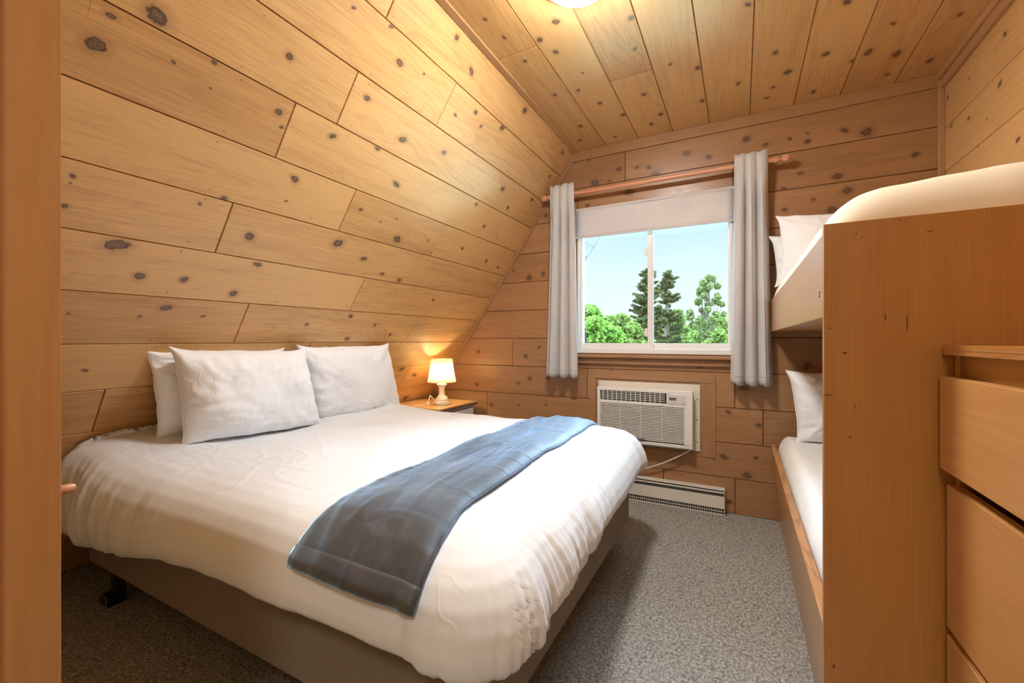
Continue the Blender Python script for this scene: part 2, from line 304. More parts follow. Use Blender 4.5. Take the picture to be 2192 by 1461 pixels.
boards('wall_right',(.917,0,0),Y_,Z_,-X_,rows(.16,.22,12,.11,YB+.1,0,2.43),[(1.6,2.0),(2.1,1.6),(1.3,2.3)],KN_RIGHT,M_wall,nails=.41,ext=slab_ext((.917,0,0),Y_,Z_,-X_,-.1,YB+.14,-.05,2.5))
# door wall with its opening and jamb
JX=-.74; JY=.2067
mb=MB(); mb.wbox(-2.9,JX-.02,.11,JY-.004,0,2.5,along=0); mb.wbox(.44,1.0,.11,JY,0,2.5,along=0); mb.wbox(JX-.02,.44,.11,JY,2.06,2.5,along=0)
mb.build('wall_front',M_wall,kind='structure')
mb=MB(); mb.wbox(JX-.02,JX,.09,JY,0,2.06,along=2,tone=.5); mb.wbox(.42,.44,.09,JY,0,2.06,along=2); mb.wbox(JX,.42,.09,JY,2.04,2.06,along=0)
mb.build('trim_1',M_jamb,kind='structure',bevel=.0022,seg=3)
mb=MB(); mb.wbox(JX-.008,JX+.006,.1,.1545,0,2.04,along=2,tone=.4); mb.build('trim_2',M_jamb,kind='structure',bevel=.003)
pg=MB(); pg.lathe([(0,0),(.006,0),(.006,.012),(.0045,.0155),(0,.017)],n=20,M=Matrix.Rotation(R(-90),4,'X'))
pk=pg.build('wooden_peg',M_rod,smooth=False); smooth_by_angle(pk); pk.location=(-.750,JY-.0005,.882); tag(pk,'small round pinkish wooden peg sticking out of the door jamb near the duvet corner','peg')
# hall behind the camera
mb=MB(); mb.box(-1.3,-1.2,-1.9,.11,0,2.6).box(1.2,1.3,-1.9,.11,0,2.6).box(-1.3,1.3,-2,-1.9,0,2.6)
mb.build('wall_hall',noise_mat('hall_paint',(.60,.45,.28),(.62,.47,.3),3,.7),kind='structure')
MB().box(-1.3,1.3,-2,.11,2.44,2.54).build('ceiling_hall',D.materials['hall_paint'],kind='structure')
# carpet
m=D.materials.new('loop_carpet'); m.use_nodes=True; nt=m.node_tree; L=nt.links; b=nt.nodes['Principled BSDF']
t=node(nt,'ShaderNodeTexCoord'); mp=node(nt,'ShaderNodeMapping'); mp.inputs['Scale'].default_value=(150,110,1); mp.inputs['Rotation'].default_value=(0,0,.03); L.new(t.outputs['Object'],mp.inputs[0])
vo=node(nt,'ShaderNodeTexVoronoi',inp={'Scale':1.0,'Randomness':.75}); L.new(mp.outputs[0],vo.inputs['Vector'])
r1=node(nt,'ShaderNodeValToRGB'); e=r1.color_ramp.elements; e[0].position=.15; e[0].color=(.46,.44,.40,1); e[1].position=.85; e[1].color=(.19,.18,.165,1)
L.new(vo.outputs['Distance'],r1.inputs[0])
n2=node(nt,'ShaderNodeTexNoise',inp={'Scale':90,'Detail':2}); L.new(t.outputs['Object'],n2.inputs[0])
sh=node(nt,'ShaderNodeHueSaturation'); mr=node(nt,'ShaderNodeMapRange',inp={1:.3,2:.7,3:.62,4:1.3}); L.new(n2.outputs[0],mr.inputs[0]); L.new(mr.outputs[0],sh.inputs['Value']); L.new(r1.outputs[0],sh.inputs['Color'])
L.new(sh.outputs[0],b.inputs['Base Color']); b.inputs['Roughness'].default_value=.95; b.inputs['Specular IOR Level'].default_value=.15
bp=node(nt,'ShaderNodeBump',inp={'Strength':.8,'Distance':.004}); bp.invert=True; L.new(vo.outputs['Distance'],bp.inputs['Height']); L.new(bp.outputs[0],b.inputs['Normal'])
M_carpet=m
MB().box(-2.9,1.3,-2,YB+.12,-.12,0).build('floor',M_carpet,kind='structure')
# trims
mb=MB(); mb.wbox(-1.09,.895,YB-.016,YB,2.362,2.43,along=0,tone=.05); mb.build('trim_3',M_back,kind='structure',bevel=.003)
mb=MB(); mb.wbox(.892,.917,YB-.02,YB,0,2.43,along=2,tone=.6); mb.build('trim_4',M_trim,kind='structure',bevel=.003)
mb=MB(); mb.wbox(.885,.917,.21,YB-.016,2.395,2.43,along=1,tone=.5); mb.wbox(.899,.917,.21,YB-.02,2.352,2.395,along=1,tone=.8); mb.build('trim_5',M_trim,kind='structure',bevel=.003)
mb=MB(); mb.wbox(-1.07,-1.035,.21,YB-.016,2.419,2.43,along=1,tone=.3); mb.build('trim_6',M_trim,kind='structure',bevel=.003)
Ms=Matrix(((SV[0],0,SN[0],SX0),(0,1,0,0),(SV[2],0,SN[2],0),(0,0,0,1)))
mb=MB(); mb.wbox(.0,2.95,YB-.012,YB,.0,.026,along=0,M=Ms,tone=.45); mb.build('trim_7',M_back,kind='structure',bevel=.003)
# window sill moulding
mb=MB(); mb.wbox(-1.06,-.02,YB-.05,YB,.945,.966,along=0,tone=.5); mb.wbox(-1.05,-.03,YB-.022,YB,.900,.945,along=0,tone=.7); mb.build('trim_8',M_back,kind='structure',bevel=.006,seg=3)
mb=MB(); mb.wbox(-.168,-.138,YB-.008,YB,.33,.80,along=2,tone=.2); mb.wbox(-.944,-.906,YB-.008,YB,.33,.80,along=2,tone=.1); mb.wbox(-.944,-.138,YB-.008,YB,.80,.856,along=0,tone=.1)
mb.wbox(-.23,-.168,YB-.004,YB,.33,.80,along=2,tone=.2); mb.build('trim_9',M_back,kind='structure',bevel=.002)
# ---------------------------------------------------------------- window
M_vinyl=mat('white_vinyl',(.80,.80,.80),.35)
M_glass=D.materials.new('window_glass'); M_glass.use_nodes=True; nt=M_glass.node_tree; nt.nodes.clear()
tr=node(nt,'ShaderNodeBsdfTransparent',inp={0:(.97,.985,.98,1)}); gl=node(nt,'ShaderNodeBsdfGlossy',inp={'Roughness':.02}); fz=node(nt,'ShaderNodeFresnel',inp={0:1.45}); mx=node(nt,'ShaderNodeMixShader'); oo=node(nt,'ShaderNodeOutputMaterial')
nt.links.new(fz.outputs[0],mx.inputs[0]); nt.links.new(tr.outputs[0],mx.inputs[1]); nt.links.new(gl.outputs[0],mx.inputs[2]); nt.links.new(mx.outputs[0],oo.inputs[0])
w=D.objects.new('window_1',None); C.scene.collection.objects.link(w); w.location=(-.5425,YB,.975); w['kind']='structure'
def wb(*a): return a
H0,H1,H2,H3=HOLE
wx,wy,wz=w.location
def loc(mb,o): mb.v=[(a-o.location[0],b-o.location[1],c-o.location[2]) for a,b,c in mb.v]; return mb
mb=MB(); mb.box(H0,H1,YB-.004,YB+.11,H2,H2+.035); mb.box(H0,H1,YB+.0,YB+.11,H3-.03,H3); mb.box(H0,H0+.018,YB-.002,YB+.11,H2+.035,H3-.03); mb.box(H1-.018,H1,YB-.002,YB+.11,H2+.035,H3-.03)
loc(mb,w).build('window_frame',M_vinyl,w,bevel=.003)
for nm,(a,b_,y) in (('sliding_sash',(H0+.018,-.519,YB+.022)),('fixed_sash',(-.553,H1-.018,YB+.052))):
    mb=MB(); t0,t1=H2+.035,H3-.03
    s=.012 if nm=='sliding_sash' else .012
    mb.box(a,b_,y,y+.026,t0,t0+.037).box(a,b_,y,y+.026,t1-.035,t1).box(a,a+s,y,y+.026,t0+.037,t1-.035)
    e=.036 if nm=='sliding_sash' else .012
    mb.box(b_-e,b_,y,y+.026,t0+.037,t1-.035)
    if nm=='sliding_sash':
        mb.box(b_-.012,b_-.008,y-.004,y,t0+.037,t1-.035)
    so=loc(mb,w).build(nm,M_vinyl,w,bevel=.002)
    g=MB(); g.box(a+s,b_-e,y+.011,y+.015,t0+.037,t1-.035); loc(g,w).build('glass_pane',M_glass,so)
    if nm=='sliding_sash':
        for zz in (1.12,1.665):
            l=MB(); l.box(b_-.052,b_-.036,y-.012,y+.004,zz-.028,zz+.028); l.box(b_-.058,b_-.046,y-.018,y-.008,zz-.02,zz+.006)
            loc(l,w).build('latch',M_vinyl,so,bevel=.003)
# roller blind
M_blind=noise_mat('blind_fabric',(.60,.575,.58),(.64,.615,.62),6,.85,bump=.05,bscale=300)
bl=thing('roller_blind','short pale grey roller blind pulled down over the top of the window','blind',(-.5425,2.955,1.80))
mb=MB(); n=24
vs_=[];fs=[]
for i in range(n+1):
    x=-.508+1.016*i/n
    for j in range(9):
        z=.2*j/8; y=.003*math.sin(z*26+i*.3)+.0035*math.sin(i*.45+z*9)
        vs_.append((x,y,z))
for i in range(n):
    for j in range(8): fs.append((i*9+j,(i+1)*9+j,(i+1)*9+j+1,i*9+j+1))
mb.add(vs_,fs); mb.build('blind_fabric',M_blind,bl,smooth=True,solid=.0015)
mb=MB(); mb.tube([(-.508,.0,.002),(.508,.0,.002)],.006); mb.build('hem_bar',M_blind,bl)
mb=MB(); mb.tube([(-.508,.004,.203),(.508,.004,.203)],.010); mb.build('roller_tube',M_blind,bl)
# curtain rod
rd=thing('curtain_rod','long pinkish wooden curtain rod with ball ends across the top of the window','curtain rod',(-.49,2.89,2.104))
mb=MB(); mb.tube([(-.72,0,0),(.66,0,0)],.0145,16); o=mb.build('pole',M_rod,rd); smooth_by_angle(o)
fin=[(0,0),(.0165,0),(.019,.006),(.017,.012),(.0185,.018),(.0165,.024),(.010,.030),(.0095,.036),(.017,.040),(.0225,.050),(.0235,.060),(.021,.072),(.013,.080),(.006,.083),(.0075,.089),(.005,.094),(0,.096)]
for sx_,ang in ((.66,90),(-.72,-90)):
    mb=MB(); mb.lathe(fin,(sx_,0,0),20,Matrix.Rotation(R(ang),4,'Y')); o=mb.build('finial',M_rod,rd); smooth_by_angle(o)
for xx in (-.66,.60):
    mb=MB(); mb.box(xx-.01,xx+.01,.0,.085,-.012,.0); mb.box(xx-.012,xx+.012,.078,.085,-.03,.03); mb.build('bracket',M_rod,rd,bevel=.002)
# curtains
M_curt=noise_mat('curtain_cloth',(.50,.49,.495),(.56,.55,.55),14,.75,bump=.15,bscale=500,vec=(1,1,.3))
M_curt.node_tree.nodes['Principled BSDF'].inputs['Sheen Weight'].default_value=.2
def sstep(x,a,b): t=min(1,max(0,(x-a)/(b-a))); return t*t*(3-2*t)
def curtain(label,xt0,xt1,xb0,xb1,z0,z1,ph,side):
    r=thing('curtain',label,'curtain',((xb0+xb1)/2,2.89,z0),group=None)
    cx=(xb0+xb1)/2; mb=MB(); ns,nz=120,44; nf=3.0; vs_=[];fs=[]
    for j in range(nz+1):
        t=j/nz; z=t*(z1-z0)
        a0=xb0+(xt0-xb0)*t**.8; a1=xb1+(xt1-xb1)*t**.8
        for i in range(ns+1):
            s=i/ns; w=2*math.pi*nf*s+ph
            amp=.046*(1-.22*t)*(1+.25*noise.noise(Vector((s*3+ph,t*1.2,0))))
            x=a0+(a1-a0)*s+.013*math.sin(2*w)*(1-.3*t)
            tt=math.tanh(2.4*(math.sin(w)-.42))
            y=amp*tt+.010*noise.noise(Vector((s*2.3+5*ph,t*2.0,3)))*(1-t)
            kt=sstep(t,.80,.93); y=y*(1-.65*kt)-.030*kt
            zz=z+ (0.006*math.sin(w*1.0+.6)+.006*noise.noise(Vector((s*8,ph,0))) if j==nz else 0)
            if j==0: zz+=-.012*math.cos(w)*.4
            vs_.append((x-cx,y,zz))
    for j in range(nz):
        for i in range(ns):
            k=j*(ns+1)+i; fs.append((k,k+1,k+ns+2,k+ns+1))
    mb.add(vs_,fs); mb.build('cloth_panel',M_curt,r,smooth=True,solid=.002)
    # hem stitched at the bottom
    hm=MB(); hv=[];hf=[]
    for j,zz in enumerate((0.048,0.052)):
        for i in range(ns+1):
            p=vs_[(2 if nz<60 else 2)*(ns+1)+i]; hv.append((p[0],p[1]-.0018,zz))
    for i in range(ns): hf.append((i,i+1,i+ns+2,i+ns+1))
    hm.add(hv,hf); hm.build('hem_seam',mat('seam_'+str(len(D.materials)),(.48,.45,.44),.9),r,smooth=True,solid=.0008)
    return r
curtain('light grey curtain hanging left of the window, gathered next to the sloping wall',-1.212,-1.035,-1.255,-1.012,.805,2.168,.3,0)
curtain('light grey curtain hanging right of the window, nearest the bunk bed',-.030,.132,-.052,.158,.805,2.158,1.3,1)
# ---------------------------------------------------------------- ceiling light
dl=thing('ceiling_light','round white glowing glass ceiling light, cut off by the top of the picture','ceiling light',(-.524,1.500,2.43))
M_dome=mat('glowing_glass',(.9,.88,.8),.3); bb=M_dome.node_tree.nodes['Principled BSDF']; bb.inputs['Emission Color'].default_value=(1,.965,.91,1); bb.inputs['Emission Strength'].default_value=DOME
mb=MB(); mb.lathe([((.135*math.cos(a)),-.020-.072*math.sin(a)) for a in [R(x) for x in range(0,91,6)]]+[],n=48,cap=False); o=mb.build('glass_shade',M_dome,dl,smooth=True)
mb=MB(); mb.lathe([(.1365,-.006),(.1365,-.031),(.1405,-.033),(.146,-.029),(.146,0),(0,0)],n=48); mb.build('plate_and_shading_rim',mat('plate_white',(.8,.78,.72),.4),dl)  # plate with an added rim that keeps the dome's grazing light off the ceiling
# ---------------------------------------------------------------- air conditioner
M_ac=mat('ac_plastic',(.80,.785,.76),.4); M_acd=mat('ac_dark',(.03,.03,.032),.6); M_acl=mat('ac_flange',(.70,.66,.58),.45)
ac=thing('air_conditioner','off-white through-wall air conditioner with louvred grille under the window','air conditioner',(-.56,YB,.37))
A=ac.location
def am(): return MB()
def ab(mb,name,m,**k): return loc(mb,ac).build(name,m,k.pop('parent',ac),**k)
mb=am(); mb.box(-.885,-.226,YB-.012,YB-.0085,.362,.785); ab(mb,'wall_flange',M_acl,bevel=.003)
mb=am(); mb.v=[]; 
def rframe(mb,x0,x1,z0,z1,y0,y1,w):
    mb.box(x0,x1,y0,y1,z0,z0+w).box(x0,x1,y0,y1,z1-w,z1).box(x0,x0+w,y0,y1,z0+w,z1-w).box(x1-w,x1,y0,y1,z0+w,z1-w)
# body: side shell, face with openings
FX0,FX1,FZ0,FZ1=-.872,-.262,.385,.748; FY=2.885
mb.box(FX0+.006,FX1-.006,FY+.03,YB-.012,FZ0+.004,FZ1-.006); ab(mb,'housing',M_ac,bevel=.004)
mb=am()
mb.box(FX0,FX1,FY,FY+.03,FZ1-.02,FZ1)                       # top strip
mb.box(FX0,FX1,FY,FY+.03,FZ0,FZ0+.022)                      # bottom strip
mb.box(FX0,FX0+.022,FY,FY+.03,FZ0+.022,FZ1-.02)
mb.box(FX1-.05,FX1,FY,FY+.03,FZ0+.022,FZ1-.02)
mb.box(FX0+.022,FX1-.05,FY,FY+.03,.640,.662)
mb.box(-.418,FX1-.05,FY,FY+.03,.662,FZ1-.02)
ab(mb,'front_panel',M_ac,bevel=.005,seg=3)
mb=am(); mb.box(FX0+.02,FX1-.04,FY+.022,FY+.031,FZ0+.02,FZ1-.018); ab(mb,'dark_recess',M_acd)
mb=am()
for k in range(24):
    z=FZ0+.030+k*.00985
    if z<.636: mb.box(FX0+.022,FX1-.05,FY+.002,FY+.016,z,z+.0052)
for k in range(1,4):
    xx=FX0+.022+k*.134; mb.box(xx,xx+.003,FY+.004,FY+.012,FZ0+.022,.640)
ab(mb,'intake_louvre',M_ac,bevel=.001)
mb=am()
for k in range(5): mb.box(FX0+.03,-.428,FY+.006,FY+.016,.672+k*.0115,.6750+k*.0115)
for k in range(13): xx=FX0+.04+k*.031; mb.box(xx,xx+.0035,FY+.002,FY+.010,.664,.726)
ab(mb,'air_vent_grille',M_ac)
mb=am(); mb.box(-.408,-.300,FY-.0025,FY,.660,.722); cp=ab(mb,'control_panel',mat('ac_panel',(.66,.62,.60),.4),bevel=.001)
mb=am(); mb.box(-.400,-.358,FY-.0035,FY-.0025,.686,.704); ab(mb,'display',mat('display_dark',(.10,.09,.08),.2),parent=cp)
M_btn=mat('ac_button',(.5,.48,.46),.4)
for k in range(3): mb=am(); mb.box(-.396+k*.014,-.388+k*.014,FY-.0035,FY-.0025,.670,.674); ab(mb,'button',M_btn,parent=cp)
mb=am(); mb.lathe([(0,0),(.006,0),(.006,.001),(0,.001)],(-.313,FY-.0036,.674),16,Matrix.Rotation(R(90),4,'X')); ab(mb,'power_button',M_btn,parent=cp)
mb=am(); mb.lathe([(0,0),(.028,0),(.026,.003),(0,.0045)],(-.578,FY-.0035,.420),28,Matrix.Rotation(R(90),4,'X')@Matrix.Scale(.32,4,(0,1,0))); o=ab(mb,'oval_badge',mat('badge_blue',(.30,.38,.50),.2,metal=.6))
mb=am(); mb.lathe([(0,0),(.011,0),(.010,.002),(0,.003)],(-.445,FY-.0005,.651),20,Matrix.Rotation(R(90),4,'X')@Matrix.Scale(.35,4,(0,1,0))); ab(mb,'small_badge',M_acl)
for z in (.42,.56,.69):
    mb=am(); mb.lathe([(0,0),(.004,0),(.003,.003),(0,.003)],(-.243,YB-.012,z),12,Matrix.Rotation(R(90),4,'X')); ab(mb,'screw',mat('screw_%d'%int(z*100),(.15,.13,.11),.4,metal=.5))
# power cord
pts=[(-.275,2.93,.385)]
for k in range(25):
    t=k/24; pts.append((-.28-.37*t,2.925+.02*t,.372-.178*(1-(1-t)**1.5)))
pts+=[(-.8,2.95,.185),(-1.05,2.955,.175),(-1.2,2.96,.18)]
mb=MB(); mb.tube(pts,.0042,10); o=mb.build('power_cord',mat('cord_white',(.72,.70,.67),.5),smooth=True); tag(o,'white power cord sagging from the air conditioner behind the double bed','cord')
# baseboard heater
bh=thing('baseboard_heater','long off-white electric baseboard heater under the air conditioner','heater',(-.62,YB,0))
def hb(mb,n,m,**k): return loc(mb,bh).build(n,m,bh,**k)
M_heat=mat('heater_enamel',(.66,.63,.57),.35)
hx0,hx1=-1.25,-.088
mb=MB(); mb.box(hx0,hx1,YB-.006,YB-.0005,.0,.152); hb(mb,'back_plate',M_heat,bevel=.001)
mb=MB(); mb.box(hx0,hx1,YB-.045,YB-.006,.143,.150); mb.box(hx0,hx1,YB-.058,YB-.045,.130,.138); hb(mb,'top_cover',M_heat,bevel=.002)
mb=MB()
for q in [((YB-.064,.040),(YB-.056,.112))]:
    y0,z0=q[0]; y1,z1=q[1]; mb.add([(hx0,y0,z0),(hx1,y0,z0),(hx1,y1,z1),(hx0,y1,z1),(hx0,y0+.003,z0),(hx1,y0+.003,z0),(hx1,y1+.003,z1),(hx0,y1+.003,z1)],[(0,1,2,3),(7,6,5,4),(0,4,5,1),(3,2,6,7),(0,3,7,4),(1,5,6,2)])
hb(mb,'front_cover',M_heat)
mb=MB(); mb.box(hx0,hx1,YB-.052,YB-.008,.006,.13); hb(mb,'dark_inside',mat('heater_dark',(.04,.038,.035),.7))
mb=MB()
for k in range(86):
    xx=hx0+.006+k*.0134
    if xx<hx1-.004: mb.box(xx,xx+.003,YB-.060,YB-.056,.004,.040)
mb.box(hx0,hx1,YB-.061,YB-.055,.0,.005).box(hx0,hx1,YB-.0605,YB-.0555,.020,.023)
hb(mb,'lower_grille',M_heat)
mb=MB()
for k in range(128):
    xx=hx0+.006+k*.0090
    if xx<hx1-.004: mb.box(xx,xx+.0016,YB-.056,YB-.046,.112,.130)
hb(mb,'fin_row',mat('fin_metal',(.35,.34,.32),.4,metal=.5))
for xx in (hx1,hx0-.004): mb=MB(); mb.box(xx,xx+.004,YB-.062,YB,.0,.152); hb(mb,'end_cap',M_heat,bevel=.001)
# ---------------------------------------------------------------- bed
def rbox(mb,x0,x1,y0,y1,z0,z1,r=.05,n=8,M=None):
    """upright box with rounded vertical corners"""
    pts=[]
    for cx,cy,a0 in ((x1-r,y1-r,0),(x0+r,y1-r,90),(x0+r,y0+r,180),(x1-r,y0+r,270)):
        for k in range(n+1): a=R(a0+90*k/n); pts.append((cx+r*math.cos(a),cy+r*math.sin(a)))
    N_=len(pts); vs_=[(x,y,z) for z in (z0,z1) for x,y in pts]
    fs=[(i,(i+1)%N_,N_+(i+1)%N_,N_+i) for i in range(N_)]+[tuple(range(N_,2*N_)),tuple(reversed(range(N_)))]
    mb.add(vs_,fs); return mb
m=D.materials.new('base_fabric'); m.use_nodes=True; nt=m.node_tree; L=nt.links; b=nt.nodes['Principled BSDF']
t=node(nt,'ShaderNodeTexCoord'); mp=node(nt,'ShaderNodeMapping'); mp.inputs['Rotation'].default_value=(0,0,0); L.new(t.outputs['Object'],mp.inputs[0])
sp=node(nt,'ShaderNodeSeparateXYZ'); L.new(mp.outputs[0],sp.inputs[0])
ad=node(nt,'ShaderNodeMath',operation='ADD'); L.new(sp.outputs[0],ad.inputs[0]); L.new(sp.outputs[1],ad.inputs[1])
ad2=node(nt,'ShaderNodeMath',operation='MULTIPLY_ADD'); L.new(sp.outputs[2],ad2.inputs[0]); ad2.inputs[1].default_value=.55; L.new(ad.outputs[0],ad2.inputs[2])
si=node(nt,'ShaderNodeMath',operation='MULTIPLY'); L.new(ad2.outputs[0],si.inputs[0]); si.inputs[1].default_value=2*math.pi/.0085
sn=node(nt,'ShaderNodeMath',operation='SINE'); L.new(si.outputs[0],sn.inputs[0])
r1=node(nt,'ShaderNodeMapRange',inp={1:-1,2:1,3:.0,4:1}); L.new(sn.outputs[0],r1.inputs[0])
cr_=node(nt,'ShaderNodeValToRGB'); cr_.color_ramp.elements[0].color=(.13,.09,.052,1); cr_.color_ramp.elements[1].color=(.25,.185,.118,1); L.new(r1.outputs[0],cr_.inputs[0]); L.new(cr_.outputs[0],b.inputs['Base Color'])
b.inputs['Roughness'].default_value=.85; b.inputs['Sheen Weight'].default_value=.3
bp=node(nt,'ShaderNodeBump',inp={'Strength':.5,'Distance':.003}); L.new(r1.outputs[0],bp.inputs['Height']); L.new(bp.outputs[0],b.inputs['Normal'])
M_base=m
BZ=.15
bed=thing('double_bed','double bed with a low ribbed taupe base standing on a metal frame','bed',(-1.48,1.51,0))
def bb_(mb,n,m,**k): return loc(mb,bed).build(n,m,k.pop('parent',bed),**k)
mb=MB(); rbox(mb,-2.45,-.505,.755,2.265,BZ,.415,.05); o=bb_(mb,'box_base',M_base); smooth_by_angle(o,50)
M_white=mat('mattress_white',(.75,.74,.72),.8)
mb=MB(); rbox(mb,-2.33,-.53,.80,2.22,.416,.575,.09); o=bb_(mb,'mattress',M_white); smooth_by_angle(o,50)
M_fr=mat('frame_metal',(.05,.045,.04),.4,metal=.7)
mb=MB(); 
for yy in (.80,2.19): mb.box(-2.42,-.56,yy-.015,yy+.015,BZ-.035,BZ-.0005)
for xx in (-2.25,-1.5,-.75): mb.box(xx-.02,xx+.02,.8,2.19,BZ-.04,BZ-.035)
bb_(mb,'metal_frame',M_fr)
for xx in (-2.26,-.78):
    for yy in (.80,2.19):
        mb=MB(); mb.box(xx-.018,xx+.018,yy-.018,yy+.018,.02,BZ-.035)
        lg=bb_(mb,'leg',M_fr,bevel=.002)
        mb=MB(); dy=-.02 if yy<1 else .02
        mb.box(xx-.035,xx+.035,yy-.03+dy,yy+.03+dy,0,.04); bb_(mb,'leg_cap',mat('black_plastic_%d%d'%(xx*100,yy*100),(.012,.012,.012),.35),parent=lg,bevel=.006)
        if yy<1:
            mb=MB(); q=[(xx-.036,yy-.052,.002),(xx-.036,yy-.052,.045),(xx+.036,yy-.052,.045),(xx+.036,yy-.052,.002)]; mb.tube(q,.002,6); bb_(mb,'wire_rim',mat('wire_%d'%(xx*100),(.5,.4,.28),.3,metal=.8),parent=lg)
# duvet
CX0,CX1,CY0,CY1=-2.30,-.615,.895,2.165
PROF=[(0,0),(.05,-.002),(.10,-.009),(.145,-.024),(.18,-.048),(.205,-.08),(.222,-.118),(.231,-.155),(.228,-.186),(.212,-.203),(.185,-.200)]
PO=np.array([p[0] for p in PROF]); PZ=np.array([p[1] for p in PROF])
PS=np.concatenate([[0],np.cumsum(np.hypot(np.diff(PO),np.diff(PZ)))]); LP=PS[-1]
def sstep(x,a,b): t=min(1,max(0,(x-a)/(b-a))); return t*t*(3-2*t)
NZ=noise.noise
def duvet_raw(px,py):
    cx=min(max(px,CX0),CX1); cy=min(max(py,CY0),CY1); dx,dy=px-cx,py-cy
    d=max(abs(dx),abs(dy)); h=math.hypot(dx,dy)
    if h>1e-9: nx,ny=dx/h,dy/h
    else: nx,ny=0,0
    s=min(d,LP); o=float(np.interp(s,PS,PO)); z=float(np.interp(s,PS,PZ)); q=s/LP
    # the cloth hangs lower towards the head on the near side, a little ragged everywhere
    near=sstep(CY0+.05-py,0,.1); head=sstep(-px,.95,2.35)
    k=1+near*(.15*sstep(-px,.5,1.6)+.85*sstep(-px,1.45,2.5))*q*q
    tcoord=cx*abs(ny)+cy*abs(nx)+math.atan2(ny,nx)*.25 if h>1e-9 else 0
    k+=.09*NZ(Vector((tcoord*3.1,4,0)))*q+.03*NZ(Vector((tcoord*9,7,0)))*q
    cn=2*abs(nx*ny) if px>CX1 else 0; o*=1+.17*cn; k+=.07*cn*q*q*(1 if py<CY0 else .3)
    z*=k
    o*=1+.20*near*sstep(-px,1.3,2.3); z*=1-.35*near*sstep(-px,1.5,2.3)*(1-q)
    # long folds of the hanging cloth
    foot=sstep(nx,.62,.95)
    ruf=foot*(1-sstep(cy,1.5,2.1))*sstep(1.35-abs(cy-.95),0.3,1.2)
    rad=near*sstep(-px,1.5,2.2)
    amp=.0015+.0075*ruf+.015*rad-.0005*near
    f1=NZ(Vector((tcoord*16+d*3*(.6+ruf),d*2.5,1.3))); f2=NZ(Vector((tcoord*34-d*5,d*4,5.1)))
    fold=(f1*1.6+(1-abs(f2)*2.6)*.55*ruf+f2*.5)*amp*sstep(q,.22,.85)
    o+=fold; 
    z+=.12*fold
    X=cx+nx*o-.038*max(0,cy-1.0)*sstep(px,-1.6,-.6); Y=cy+ny*o
    # puffiness of the top
    top=1-sstep(q,.15,.6)
    Z=.613+z+.085*math.exp(-((px+2.36)/.27)**2)*(1-.3*sstep(cy,1.0,1.6))
    Z+=top*(.012*NZ(Vector((px*2.2,py*2.2,0)))+.010*NZ(Vector((px*4.6+3,py*4.1,2))))
    # fine creases
    cr1=1-abs(NZ(Vector((px*4+2*NZ(Vector((px*2,py*2,9))),py*9,3))))*2
    cr2=1-abs(NZ(Vector((px*11+py*5,py*4-px*3,8))))*2
    Z+=top*(max(0,cr1-.82)*.012+max(0,cr2-.86)*.016*sstep(-px,1.0,1.7))
    v=Vector((X,Y,Z))
    lim=slope_x(Z)+.02
    if v.x<lim: v.x=lim
    return v
def grid_mesh(fn,us,vs_l,name,m,parent=None,solid=0,subsurf=0,off=-1):
    mb=MB(); P_=[]
    for b_ in vs_l:
        for a in us: P_.append(fn(a,b_))
    n=len(us); fs=[(j*n+i,j*n+i+1,(j+1)*n+i+1,(j+1)*n+i) for j in range(len(vs_l)-1) for i in range(n-1)]
    mb.add(P_,fs); o=mb.build(name,m,parent,smooth=True)
    if solid: q=o.modifiers.new('solid','SOLIDIFY'); q.thickness=solid; q.offset=off
    if subsurf: q=o.modifiers.new('sub','SUBSURF'); q.levels=subsurf; q.render_levels=subsurf
    return o
def edgy(a,b,l,nc,ne):  # denser samples in the hanging edges
    return list(np.linspace(a-l,a,ne,endpoint=False))+list(np.linspace(a,b,nc,endpoint=False))+list(np.linspace(b,b+l,ne))
M_duvet=noise_mat('duvet_cotton',(.75,.775,.81),(.78,.805,.84),5,.8,bump=.06,bscale=35,spec=.25)
M_duvet.node_tree.nodes['Principled BSDF'].inputs['Sheen Weight'].default_value=.15
dv=grid_mesh(duvet_raw,edgy(CX0,CX1,LP,230,44),edgy(CY0,CY1,LP,190,44),'duvet',M_duvet,solid=.012)
tag(dv,'puffy white duvet spread over the double bed and hanging down its sides','duvet')
add_wrinkles(M_duvet,5,.0006,.03,.53)
# folded throw
def throw_pt(a,s):
    # a across 0..1 ; s along, 0 at the near hem .. 1 at the far end
    py=CY0-LP*.64+s*((CY1+LP*.55)-(CY0-LP*.64))
    x0=-1.035+.03*s+.055*(1-sstep(py,.70,1.0)); x1=-.655+.085*(1-sstep(py,.62,1.05))
    wob=.008*NZ(Vector((s*5,2,0)))
    px=x0+(x1-x0)*a+wob*(1 if a>.5 else -1)
    e=.018
    p=duvet_raw(px,py); du=duvet_raw(px+e,py)-duvet_raw(px-e,py); dw=duvet_raw(px,py+e)-duvet_raw(px,py-e)
    n=du.cross(dw).normalized()
    if n.z<0 and py>CY0: n=-n
    edge=min(a,1-a)
    puff=.020*(1-math.exp(-edge/.05))+.004
    hang=1-sstep(py,.78,1.0)
    f=.006*NZ(Vector((a*3.5+1,s*4,0)))+.002*NZ(Vector((a*7+s*6,s*5-a*2,3.4)))+hang*.007*(NZ(Vector((a*4+s*7+.37,s*3-a+.4,6.5)))+.3)
    f+=.009*NZ(Vector((a*5.3+s*3.1+.4,s*1.9+.37,21.4)))
    f+=.007*max(0,(1-abs(NZ(Vector((a*4+s*2,s*3.2-a,11))))*2)-.6)
    g=max(.006,puff+f)
    # folds crossing the hem
    return p+n*g
M_throw=D.materials.new('velvet_throw'); M_throw.use_nodes=True; nt=M_throw.node_tree; b=nt.nodes['Principled BSDF']; L=nt.links
